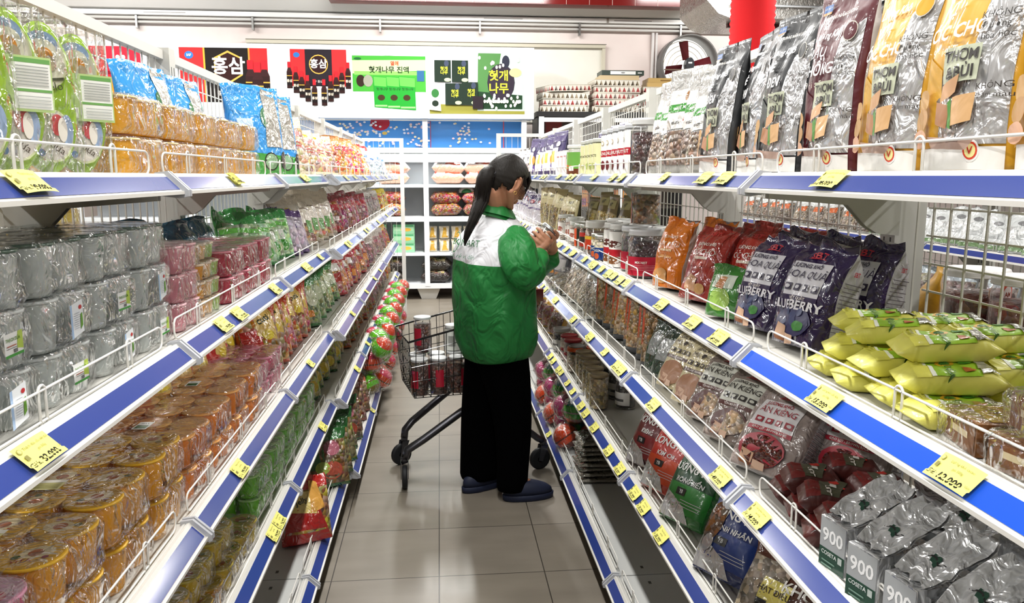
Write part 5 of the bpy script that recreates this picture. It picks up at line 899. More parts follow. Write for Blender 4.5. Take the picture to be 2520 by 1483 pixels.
run(drybundle(), 3, 'black tray of dried strips in clear film on the third right shelf', 'dried strip trays', lambda i: ((.745, 4.25 + i * .14, .85 + .0), (R(12), R(-14), R(20 * i))), cat='snack tray')
bagrun(pouch('purple_pouch', .16, .23, .06, 0x5a5860, [('r', -.8, .3, .8, .6, 0xb9b7b4), ('r', -.5, .1, .5, .25, 0xc9822c)], mat='satin', seed=43), 7, .75, 4.7, 6.5, .846, 'grey pouch with pale label at the far end of the third right shelf', 'grey far pouches', -60, 6, 43)
# fourth shelf
def yen(col, dark, fl, seed, extra=(), ttl='KIÊNG'):
    lay = [('r', -.95, .4, .95, .82, dark), ('r', -.95, .12, .95, .46, col), ('q', [(-.95, .02), (.5, .02), (.2, .2), (-.9, .36)], 0xd9d9da, 'foil'), ('r', -.6, .86, .9, .93, 0xb9bcbc), ('t', 'VIÊN NĂNG LƯỢNG', .15, .893, .009, dark, True), ('t', 'LƯƠNG KHÔ', .02, .66, .030, 0xf4f4f2, True), ('t', ttl, .05, .5, .018, 0xf0f0ee, True), ('r', -.35, .32, .1, .41, 0x121212), ('t', 'YB', -.12, .365, .014, 0xf2f2f2, True)] + [('r', .0, .2 + .035 * k, .8, .207 + .035 * k, 0xd8d8d8) for k in range(3)] + list(extra)
    return pouch('biscuit_bag', .18, .235, .085, fl, lay, side=fl, seed=seed, n=3, wr=.007, nu=26, nv=30, mat='film', crump=.03, lmat='satin')
YM = yen(0x8a1f24, 0x6a1a20, 0x4a1216, 20); YO = yen(0xd84a1c, 0xc02a1c, 0xb0301c, 21, ttl='KIM CHI'); YG_ = yen(0x2f8a34, 0x1c4a28, 0x2a7a30, 22, ttl='RONG BIỂN'); YB_ = yen(0x24408a, 0x1c3070, 0x1f2f68, 23, [('e', -.62, .55, .34, .24, 0x8d5a34, 'nuts'), ('e', -.55, .3, .2, .1, 0xc9c9cc, 'foil')], ttl='HẠNH NHÂN')
YW_ = pouch('biscuit_bag', .18, .22, .08, 0x5a3428, [('r', -.9, .1, .3, .8, 0xd0c0a8, 'nuts'), ('r', -.3, .3, .5, .62, 0xe6d86a), ('t', 'HẠT ĐIỀU', .1, .5, .016, 0x3a2c1c, True), ('r', -.3, .32, 0, .4, 0x1c1c1c), ('t', 'KHÔ', .65, .6, .03, W, True)], seed=24, n=3, mat='film', crump=.02)
for i, (s, x, y, a, ln, lab) in enumerate(((YM, .695, 2.50, -66, 26, 'maroon ration biscuit bag, farthest of the front coloured bags on the fourth right shelf'), (YO, .69, 2.28, -64, 28, 'orange ration biscuit bag between the maroon and green bags'), (YG_, .69, 2.05, -62, 30, 'bright green seaweed ration bag leaning back on the fourth right shelf'), (YB_, .69, 1.74, -60, 32, 'large blue almond ration bag with nut picture'), (YW_, .68, 1.47, -60, 32, 'brown cashew ration bag with yellow label at the bottom right'),
    (YM, .84, 2.52, -74, 12, 'maroon ration biscuit bag in the back row'), (YO, .84, 2.3, -74, 12, 'orange ration biscuit bag in the back row'), (YG_, .85, 2.07, -74, 12, 'dark shaded green ration bag in the back row'), (YB_, .85, 1.74, -72, 14, 'dark shaded blue ration bag in the back row'), (YB_, .80, 1.57, -70, 18, 'blue almond ration bag wedged beside the brown cashew bag'))):
    o = s if i < 5 else copytree(s); o.location = (x, y, .497); o.rotation_euler = rot(a, ln); tag(o, lab, 'biscuit bag', 'ration biscuit bags on the fourth right shelf')
cj = jar('chickpea_jar', .042, .155, 0xcdb684, 'nuts', lidc=0x8a7a5c, lidh=.012, lab=False, fillh=.95, label='x'); 
run(cj, 5, 'tall clear jar of pale chickpeas with brown lid', 'chickpea jars', lambda i: ((.68 + .004 * i, 3.2 + i * .11, .497), (0, 0, 0)), cat='jar')
sj = jar('grey_jar', .045, .135, 0x3a3230, 'nuts', lidc=0x9a9c9c, lidh=.014, labc=0xdddcd8, lay=[('r', -.5, .3, .5, .5, 0x555555)], label='x')
run(sj, 4, 'dark-filled jar with grey lid on the fourth right shelf', 'dark jars on the fourth right shelf', lambda i: ((.80 if i < 3 else .7, 3.2 + i * .15 + (.2 if i == 3 else 0), .497), (0, 0, R(-60))), cat='jar')
rj = jar('sweet_tub', .05, .07, 0xc9b0a8, 'candy', lidc=0xb0303a, lidh=.012, lab=False, label='x')
run(rj, 4, 'low clear sweet tub with red lid', 'red-lidded tubs', lambda i: ((.70, 3.98 + (i // 2) * .115, .497 + (i % 2) * .071), (0, 0, 0)), 'counted upward then away', cat='tub')
oj = jar('orange_lid_jar', .045, .13, 0xb9a58a, 'nuts', lidc=0xe0602c, lidh=.02, lab=False, label='x'); run(oj, 2, 'clear jar with bright orange lid', 'orange-lidded jars', lambda i: ((.69 + .1 * i, 3.84, .497), (0, 0, 0)), cat='jar')
bagrun(candybag(.16, .22, .07, 0xc0402c, 0xd0c0a0, 'nuts', lay=[('q', [(-.9, .1), (.9, .1), (.9, .6), (-.9, .55)], 0xcfc4b0, 'nuts')], seed=44), 4, .80, 3.82, 4.2, .495, 'popped corn bag with red and orange top on the fourth right shelf', 'corn bags', -60, 20, 44)
bagrun(candybag(.16, .2, .07, 0xd0a02c, 0x7a4a3a, seed=45), 5, .72, 4.75, 5.8, .495, 'yellow and brown snack bag at the far end of the fourth right shelf', 'far yellow brown bags', -60, 14, 45)
jj = jar('black_jar', .05, .14, 0x2a2626, 'nuts', lidc=0xb9bcbe, lidh=.018, labc=0xcfcfcc, lay=[('r', -.6, .4, .4, .6, 0x6a6a6a)], label='x'); run(jj, 2, 'black-filled jar with silver lid behind the red-lidded tubs', 'black-filled jars', lambda i: ((.69 + .11 * i, 4.3, .497), (0, 0, R(-60))), cat='jar')
# bottom deck
def grey(i):
    m = flatpack('dried_fish_pack', .2, .30, .022, 0x6a665c, [('q', [(-.8, .15), (.8, .12), (.85, .3), (-.8, .28)], 0x4a463e), ('q', [(-.85, .4), (.8, .36), (.8, .5), (-.8, .52)], 0x8a867a), ('q', [(-.8, .62), (.8, .6), (.8, .8), (-.8, .78)], 0x504c42)], seed=i, mat='film', wr=.01); return m
gp = grey(3); run(gp, 8, 'flat clear pack of grey dried fish on the right bottom deck', 'dried fish packs', lambda i: ((.765, 3.34 + .012 * (i % 3), .123 + i * .0245), (0, 0, R(-90 + 4 * (i % 3 - 1)))), 'counted upward', cat='fish pack')
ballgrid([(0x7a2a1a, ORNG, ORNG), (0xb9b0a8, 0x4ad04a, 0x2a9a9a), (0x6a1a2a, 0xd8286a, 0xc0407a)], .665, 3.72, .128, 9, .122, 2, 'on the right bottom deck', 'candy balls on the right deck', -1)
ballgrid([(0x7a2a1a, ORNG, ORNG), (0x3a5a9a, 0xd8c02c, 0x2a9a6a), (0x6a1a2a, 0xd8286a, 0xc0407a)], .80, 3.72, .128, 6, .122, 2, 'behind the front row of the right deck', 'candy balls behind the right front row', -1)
# ---- beyond the right wire panels
tj = jar('dried_meat_jar', .063, .13, 0x8a3a24, 'nuts', lidc=0xe9e6e4, lidh=.016, labc=0xd8401c, lay=[('e', 0, .75, .7, .17, 0xece6e0), ('t', 'AM', 0, .75, .013, 0x8a3a2a, True), ('r', -.8, .08, .8, .5, 0xe9e4de), ('r', -.5, .3, .5, .34, 0x8a8a8a), ('r', -.5, .2, .5, .24, 0x8a8a8a)], arc=(.1, .75), labz=(.05, .95), fillh=.72, label='x')
k = 0
for t in range(2):
    for (x, y) in ((1.10, 1.475), (1.105, 1.34), (1.24, 1.40), (1.10, 1.205), (1.24, 1.265)):
        o = tj if k == 0 else copytree(tj); k += 1; o.location = (x, y, 1.052 + .131 * t); tag(o, f"clear jar of red dried meat behind the wire panel, {('lower', 'upper')[t]} layer, {ORD[[1, 2, 3, 0, 4][(k - 1) % 5] if False else (k - 1) % 5]} of its layer", 'jar', 'dried meat jars behind the panel')
o = pouch('gold_pouch', .11, .26, .08, 0xb98a1c, seed=46, mat='satin', crump=.02); o.location = (1.08, 1.66, 1.052); o.rotation_euler = rot(-120, 14); tag(o, 'golden pouch behind the wire panel beside the jars of dried meat', 'snack pouch')
cj = carton('white_carton', .055, .04, .12, 0xe6e6e4, [('t', 'CUNKI', 0, .72, .014, 0x222222, True), ('e', 0, .35, .4, .14, 0x8a7a6a), ('r', -.6, .6, .6, .62, 0x999999)], 'x', 'carton')
run(cj, 7, 'small white carton with black print in the next aisle', 'white cartons of the next aisle', lambda i: ((2.56, 1.75 + i * .075, .846 + .0), (0, 0, R(-90))), cat='carton')
FX = 2.56
bagrun(pouch('silver_pouch', .15, .2, .06, 0xdfe2e2, [('r', -.6, .3, .6, .6, 0xb9bcbc), ('e', 0, .5, .4, .1, 0xe9ebeb), ('r', -.9, .02, .9, .12, 0x7a9a6a), ('e', 0, .7, .3, .06, 0x8a8a8c)], mat='film', seed=50, crump=.02), 14, FX, 2.5, 4.3, 1.152, 'white and silver snack pouch on the shelf of the next aisle', 'silver pouches of the next aisle', -62, 22, 50)
bagrun(pouch('yellow_pouch', .17, .17, .08, 0xe3c414, [('r', -.9, .62, .9, .85, 0xc0202a), ('q', [(-.9, .1), (.9, .1), (.9, .4), (-.9, .3)], 0xe8d8a0)], mat='film', seed=51, crump=.03), 4, FX, 1.75, 2.25, 1.152, 'yellow and red snack bag in the next aisle', 'yellow bags of the next aisle', -70, 18, 51)
bagrun(candybag(.15, .2, .06, 0xd0d2d0, 0x9a8a78, 'nuts', lay=[('r', -.5, .5, .5, .7, 0xd06a3a)], seed=52), 9, FX, 4.4, 6.2, 1.152, 'grey and orange clear bag on the shelf of the next aisle', 'grey bags of the next aisle', -62, 20, 52)
bagrun(candybag(.16, .2, .06, 0xb9c4cc, 0x8a7a70, seed=53), 12, FX, 2.4, 5.6, .846, 'dim mixed snack bag on the lower shelf of the next aisle', 'dim lower bags of the next aisle', -62, 16, 53)
bagrun(candybag(.16, .26, .06, 0x8a3a30, 0xb07a4a, seed=54), 12, FX, 1.6, 6.0, 1.503, 'brown and red snack bag on the top shelf of the next aisle', 'top shelf bags of the next aisle', -62, 14, 54)
gb_ = carton('green_tray', .2, .12, .06, 0x5a9a2c, [('e', 0, .6, .6, .3, 0x9ac45a), ('r', -.8, .1, .8, .25, 0x3a6a1c)], 'x', 'carton')
run(gb_, 8, 'bright green carton standing behind the wire panel of the right shelves', 'green cartons behind the panel', lambda i: ((1.13, 2.62 + i * .23, 1.052 + .1), (0, 0, R(-90))), cat='carton')
wc_ = carton('cream_carton', .21, .12, .1, 0xcfc6b4, [('r', -.8, .3, .8, .6, 0xa8987a), ('e', 0, .5, .2, .2, 0xd0643a)], 'x', 'carton')
run(wc_, 8, 'cream carton beneath the green cartons behind the wire panel', 'cream cartons behind the panel', lambda i: ((1.13, 2.62 + i * .23, 1.051), (0, 0, R(-90))), cat='carton')
# ================================================================ goods on the back wall display
def baglie(w, l, t, c, lay, seed, mat='film'): return flatpack('snack_bag', w, l, t, c, lay, seed=seed, mat=mat, wr=.012)
rr = random.Random(12)
def pile(o, xs, z, tiers, th, lab, grp, cat='bag', yaw=90, y=DY + .17):
    k = 0
    for t in range(tiers):
        for i, x in enumerate(xs):
            c = o if k == 0 else copytree(o); k += 1; c.location = (x + rr.uniform(-.01, .01), y + .02 * t, z + .004 + t * th); c.rotation_euler = (R(rr.uniform(-3, 3)), R(rr.uniform(-3, 3)), R(yaw + rr.uniform(-5, 5)))
            tag(c, f"{lab}, {('lowest', 'second', 'third', 'fourth')[t]} layer, {ORD[i]} in line", cat, grp)
w1 = flatpack('snack_bag', .3, .4, .15, 0xf0e9e4, [('q', [(-.9, .15), (.0, .15), (.4, .5), (-.9, .6)], 0xe05a3c), ('q', [(0, .2), (.9, .2), (.9, .5), (.3, .6)], 0xf2c08a), ('e', -.2, .7, .5, .12, 0xe8d6c8), ('r', -.8, .85, .8, .9, 0xd04a3a)], seed=60, mat='film', wr=.014, sidecol=0xe9b9a0)
pile(w1, (-1.2, -.55, .1, .5, .86), 1.4, 2, .115, 'white and orange party bag on the top display shelf', 'white party bags')
w2 = flatpack('snack_bag', .3, .38, .15, 0xb8603a, [('q', [(-.9, .15), (.0, .15), (.2, .5), (-.9, .7)], 0xe0752c), ('e', .4, .5, .4, .2, 0x8a2a1c), ('e', -.3, .8, .4, .08, 0xe6d8c8)], seed=61, mat='candy', wr=.014, sidecol=0xa8502c)
pile(w2, (-.6, .08, .46, .83), 1.015, 2, .14, 'orange and brown snack bag on the second display shelf', 'orange brown display bags')
w3 = carton('green_pack', .26, .2, .11, 0x8ac49a, [('r', -.9, .3, .9, .7, 0xa8d8b0), ('e', .2, .45, .5, .2, 0xe0b04a), ('r', -.9, .8, .9, .95, 0x4aa06a)], 'x', 'pack')
k = 0
for t in range(3):
    for x in (-.78, -.44):
        o = w3 if k == 0 else copytree(w3); k += 1; o.location = (x, DY + .17, .58 + .113 * t); tag(o, f"pale green film pack on the third display shelf, {('bottom', 'middle', 'top')[t]} layer, {'outer' if x < -.6 else 'inner'} stack", 'pack', 'green film packs')
w4 = pouch('bun_pack', .13, .15, .1, 0xe3d9c4, [('q', [(-.6, .1), (.6, .1), (.3, .9), (-.2, .9)], 0xd8a83a), ('e', .6, .5, .3, .3, 0xf0ebe0)], seed=62, mat='film', n=2.1)
k = 0
for t in range(2):
    for i in range(8):
        o = w4 if k == 0 else copytree(w4); k += 1; o.location = (-.10 + i * .15, DY + .15, .582 + .16 * t); o.rotation_euler = (0, 0, R(8)); tag(o, f"white and yellow bun pack on the third display shelf, {('lower', 'upper')[t]} layer, {ORD[i]} in line", 'bun pack', 'bun packs')
w5 = flatpack('snack_bag', .32, .36, .15, 0x4a3c34, [('q', [(-.9, .2), (.2, .15), (.4, .6), (-.7, .8)], 0xb09a6a), ('e', .4, .6, .4, .15, 0xc06a6a), ('e', -.4, .4, .3, .1, 0x5a7a3a)], seed=63, mat='candy', wr=.02, sidecol=0x332c28)
pile(w5, (-.62, -.05, .38, .8), .2, 2, .14, 'dark mixed snack bag on the lowest display shelf', 'dark display bags')
o = thing('cap', 'white and green cap lying above the orange display bags', 'cap', (.33, DY + .2, 1.295)); b = MB(); b.ball((0, 0, 0), .1, 0xe9ecea, 'cloth', 16, 10, (1, 1, 1), lambda p: V((p.x, p.y, max(p.z, 0)))); b.build('crown', o); b = MB(); b.ball((0, -.085, .0), .055, 0x2a6a3c, 'cloth', 14, 8, (1.2, .8, .9), lambda p: V((p.x, p.y, max(p.z, 0)))); b.build('peak', o)
# stacked flat cartons on the dark cabinet
def flatcarton(col, tri, w=.56, l=.4, h=.075):
    o = thing('flat_carton', 'x', 'carton'); b = MB(); b.box(-w / 2, -l / 2, 0, w / 2, l / 2, h, 0xe9e4d8, 'paper'); m = MB(); n = 10
    for sx, dr in ((0, 1), (1, 1)):
        for i in range(n):
            if sx == 0: x0 = -w / 2 + w * i / n; x1 = x0 + w / n * .82; P = lambda a, z: (a, -l / 2 - .0012, z)
            else: x0 = -l / 2 + l * i / n; x1 = x0 + l / n * .82; P = lambda a, z: (-w / 2 - .0012, a, z)
            xm = (x0 + x1) / 2; b.add([P(x0, h * .12), P(x1, h * .12), P(xm, h * .88)], [(0, 1, 2)] if sx == 0 else [(0, 2, 1)], tri[i % len(tri)], 'paper')
            b.add([P(x0, h * .12), P(xm, h * .12), P(xm, h * .5)], [(0, 1, 2)] if sx == 0 else [(0, 2, 1)], 0x5a4a3c, 'paper')
    b.box(-w / 2 - .001, -l / 2 - .001, h * .93, w / 2 + .001, l / 2 + .001, h, 0xbfb6a4, 'paper'); b.build('tray_body', o); return o
f1 = flatcarton(0, [0x8a7c66, 0xa89a84, 0x6f6455]); f2 = flatcarton(0, [0xb04a4a, 0x8a7c76, 0xc07a74]); k1 = k2 = 0
STK = [(1.52, 4, 'leftmost low stack'), (2.16, 5, 'tall middle stack'), (2.76, 4, 'stack beside the fan')]
for x, n_, nm in STK:
    for t in range(n_):
        s = f2 if (t % 2 if x < 2 else t in (1, 2, 3)) else f1; o = s if (s is f1 and k1 == 0) or (s is f2 and k2 == 0) else copytree(s)
        if s is f1: k1 += 1
        else: k2 += 1
        o.location = (x + .02 * (t % 2), DY + .3, 2.262 + t * .078); o.rotation_euler = (0, 0, R((t * 7 % 5 - 2) * 2)); 
        if t == 3 and x < 2: o.rotation_euler = (0, R(-3), R(18)); o.location.z += .015
        tag(o, f"flat patterned carton, {ORD[t]} from the bottom of the {nm} on the cabinet", 'carton', 'patterned cartons on the cabinet')
def plain(x, z, w, h, c, lay, lab): o = carton('brown_carton', w, .3, h, c, lay, lab, 'carton'); o.location = (x, DY + .28, z); return o
plain(2.2, 2.262 + 5 * .078, .48, .05, 0xc9b48c, [], 'open brown carton lid under the dark green box on the middle stack')
plain(2.24, 2.264 + 5 * .078 + .052, .52, .055, 0x2a3a30, [('r', -.6, .15, .6, .85, 0xf0f2f0), ('e', 0, .5, .1, .15, 0x8a8a8a), ('r', .7, .4, .9, .6, 0xe8e8e8)], 'dark green and white box topping the middle carton stack')
plain(2.78, 2.262 + 4 * .078, .46, .05, 0xc9a86a, [('t', 'X.TY5000.CO', 0, .5, .018, 0x6a4a24, True)], 'brown carton with printed word on the stack beside the fan')
plain(2.77, 2.262 + 4 * .078 + .052, .42, .05, 0xc4a262, [('r', -.3, .3, .3, .6, 0x8a6a3a)], 'topmost brown carton on the stack beside the fan')
oc = carton('orange_carton', .26, .2, .2, 0xc8703a, [('r', -.9, .6, .9, .9, 0xd99a5a), ('r', .2, .1, .8, .5, 0x8a4a7a)], 'x', 'carton')
k = 0
for z in (1.622, 1.122):
    for i in range(5):
        o = oc if k == 0 else copytree(oc); k += 1; o.location = (1.42 + i * .3, DY + .3, z); tag(o, f"orange carton inside the dark cabinet, {'upper' if z > 1.5 else 'lower'} shelf, {ORD[i]} in line", 'carton', 'orange cartons in the cabinet')
# ================================================================ shopping trolley
def trolley():
    o = thing('shopping_trolley', 'black wire shopping trolley standing crosswise in the aisle behind the person', 'shopping trolley', (-.16, 3.63, 0), (0, 0, R(12)))
    BK = 0x1b1b1d; Wd, Ln = .42, .60   # local x = along, y = across (away)
    zt = lambda s: .712 + .13 * s; zb = lambda s: .425 - .0 * s
    P = lambda s, t, q: V((s * Ln + (.03 * (1 - q) if s < .05 else 0), (.0 + .03 * (1 - q)) * (1 - 2 * t) + t * Wd, zb(s) + (zt(s) - zb(s)) * q))
    for nm, t in (('near_side', 0), ('far_side', 1)):
        m = MB()
        for k in range(17): s = k / 16; m.tube([P(s, t, 0), P(s, t, 1)], .0019, BK, 'gloss', 4)
        for q in (.0, .1, .3, .55, .8): m.tube([P(s / 8, t, q) for s in range(9)], .002, BK, 'gloss', 4)
        m.build('basket_side', o)
    for s in (0, 1):
        m = MB()
        for k in range(10): m.tube([P(s, k / 9, 0), P(s, k / 9, 1)], .0019, BK, 'gloss', 4)
        for q in (0, .2, .4, .6, .8): m.tube([P(s, 0, q), P(s, 1, q)], .002, BK, 'gloss', 4)
        m.build('basket_front' if s == 0 else 'basket_flap', o)
    m = MB()
    for k in range(17): m.tube([P(k / 16, 0, 0), P(k / 16, 1, 0)], .0019, BK, 'gloss', 4)
    for k in range(10): m.tube([P(0, k / 9, 0), P(1, k / 9, 0)], .002, BK, 'gloss', 4)
    m.build('basket_floor', o)
    m = MB(); m.tube([P(0, 0, 1), P(1, 0, 1), P(1, 1, 1), P(0, 1, 1)], .0055, BK, 'gloss', 8, True); m.build('basket_rim', o)
    for t, yo in ((0, -.0), (1, .0)):
        y = .02 + t * (Wd - .04); FM = 0x55555a; yf = y - .045 if t == 0 else y - .12
        m = MB(); m.tube([(-.035 + .05 * t, yf, .145), (-.02 + .04 * t, yf, .185), (.06, yf + .01, .225), (.36, y, .40), (.48, y, .415), (.58, y, .42)], .0195, FM, 'metal', 10)
        m.tube([(.34, y, .395), (.5, y, .30), (.66, y - .02, .165), (.69, y - .02, .15)], .018, FM, 'metal', 10); m.tube([(.58, y, .42), (.60, y, .75), (.645, y, .905)], .012, FM, 'metal', 8); m.build('frame_tube', o)
        for (wx, wy, a) in ((-.035 + .05 * t, yf, 80 if t == 0 else 20), (.69, y - .02, 10)):
            c = MB(); ca, sa = cos(R(a)), sin(R(a)); tx = lambda p: (wx + p[0] * ca - p[1] * sa, wy + p[0] * sa + p[1] * ca, p[2])
            c.tube([(wx, wy, .155), (wx, wy, .125)], .018, 0x3a3a3e, 'gloss', 10)
            for s_ in (-1, 1): c.add([tx(p) for p in ((-.02, s_ * .019, .13), (.02, s_ * .019, .13), (-.012, s_ * .019, .045), (-.034, s_ * .019, .05), (-.02, s_ * .016, .13), (.02, s_ * .016, .13), (-.012, s_ * .016, .045), (-.034, s_ * .016, .05))], [(0, 1, 2, 3), (7, 6, 5, 4), (0, 4, 5, 1), (1, 5, 6, 2), (2, 6, 7, 3), (3, 7, 4, 0)], 0x38383c, 'gloss')
            c.build('castor_fork', o); w = MB(); rw = .057; vs = []
            pr = [(rw * .3, -.013), (rw * .75, -.013), (rw * .95, -.012), (rw, -.007), (rw, .007), (rw * .95, .012), (rw * .75, .013), (rw * .3, .013)]; n = 22
            for r, d in pr:
                for k in range(n): vs.append(tx((-.02 + r * cos(2 * pi * k / n), d, .057 + r * sin(2 * pi * k / n))))
            fs = [(i * n + k, i * n + (k + 1) % n, (i + 1) * n + (k + 1) % n, (i + 1) * n + k) for i in range(len(pr) - 1) for k in range(n)] + [tuple(range(n)), tuple((len(pr) - 1) * n + k for k in range(n))[::-1]]
            w.add(vs, fs, 0x1f2023, 'rubber', True); w.build('wheel', o)
    m = MB(); m.tube([(.645, -.01, .915), (.645, Wd + .01, .915)], .017, 0x7a1418, 'gloss', 12); m.build('handle', o)
    m = MB(); m.box(.615, -.03, .885, .675, .0, .945, 0x7a1418, 'gloss'); m.box(.615, Wd, .885, .675, Wd + .03, .945, 0x7a1418, 'gloss'); m.build('handle_end', o)
    return o
TR = trolley()
def tloc(s, t, z): # place in the basket: s along, t across, z height
    a = R(12); x, y = s * .74, .03 + t * .36; return (-.16 + x * cos(a) - y * sin(a), 3.63 + x * sin(a) + y * cos(a), z)
cjar = jar('nut_jar', .045, .185, 0x6a4438, lidc=0xd9dbdc, lidh=.012, lab=None, labc=0xa82034, arc=(-.5, .4), labz=(.25, .75), seg=18, label='x')
T0 = [(.085, .09), (.215, .09), (.345, .09), (.475, .09), (.605, .09), (.10, .40), (.23, .40), (.36, .40), (.49, .40)]
for i, (s, t) in enumerate(T0):
    o = cjar if i == 0 else copytree(cjar); o.location = tloc(s, t, .431); o.rotation_euler = (0, 0, R(40 * (i % 3) - 30)); r_ = 'near side' if t < .2 else 'middle'
    tag(o, f"nut jar with pale lid in the trolley, {r_} row, {ORD[i if t < .2 else i - 5]} from the trolley's front", 'jar', 'nut jars in the trolley')
wj2 = jar('white_tin', .042, .13, 0xdcdcd6, 'paint', lidc=0xe9e9e6, labc=0xe6e6e0, arc=(-3, 3), labz=(0, .95), lay=[('r', -.2, .2, .1, .7, 0x9a9a96), ('r', .3, .1, .6, .9, 0x8a8450)], label='white tin standing on the nut jars in the trolley'); wj2.location = tloc(.36, .5, .431 + .187); 
tag(wj2, cat='tin')
o = copytree(cjar); o.location = tloc(.14, .42, .431 + .187); tag(o, 'nut jar with pale lid upright on the second layer at the trolley front', 'jar', 'nut jars in the trolley')
o = jar('white_tin', .046, .09, 0xe2e2de, 'paint', lidc=0xe2e2df, lab=False, label='x'); o.location = tloc(.56, .25, .431 + .187 + .02); o.rotation_euler = (R(48), 0, R(10)); tag(o, 'white tin tipped forward on top of the jars in the trolley', 'tin')
o = jar('white_tin', .045, .085, 0x6a5a4a, 'nuts', lidc=0xdfe0de, lab=False, label='x'); o.location = tloc(.56, .62, .431 + .187); tag(o, 'short nut tin with white lid behind the tipped one', 'tin')
# ================================================================ the person
TH = R(26); FV = V((cos(TH), sin(TH), 0)); RV = V((sin(TH), -cos(TH), 0))   # facing, and her right
def capsule(mb, p0, r0, p1, r1, col=0xb98a70, seg=12):
    p0, p1 = V(p0), V(p1); d = (p1 - p0); L = d.length; t = d.normalized(); pts = []; rs = []
    for k in range(4): a = pi / 2 * k / 4; pts.append(p0 - t * r0 * cos(a)); rs.append(max(.0004, r0 * sin(a)))
    for k in range(5): q = k / 4; pts.append(p0 + d * q); rs.append(r0 + (r1 - r0) * q)
    for k in range(1, 5): a = pi / 2 * k / 4; pts.append(p1 + t * r1 * sin(a)); rs.append(max(.0004, r1 * cos(a)))
    mb.tube(pts, rs, col, 'skin', seg)
def chain(mb, pts, rs):
    for i in range(len(pts) - 1): capsule(mb, pts[i], rs[i], pts[i + 1], rs[i + 1])
HA = R(31); HP = R(30)    # head turned and bent down
HF = V((cos(HA), sin(HA), 0)); HR = V((sin(HA), -cos(HA), 0)); HC = V((.300, 3.46, 1.474))
hf = HF * cos(HP) + V((0, 0, -1)) * sin(HP); hu = HF * sin(HP) + V((0, 0, 1)) * cos(HP)
def H(f, s, u): return HC + hf * f + HR * s + hu * u     # head frame: forward, right, up
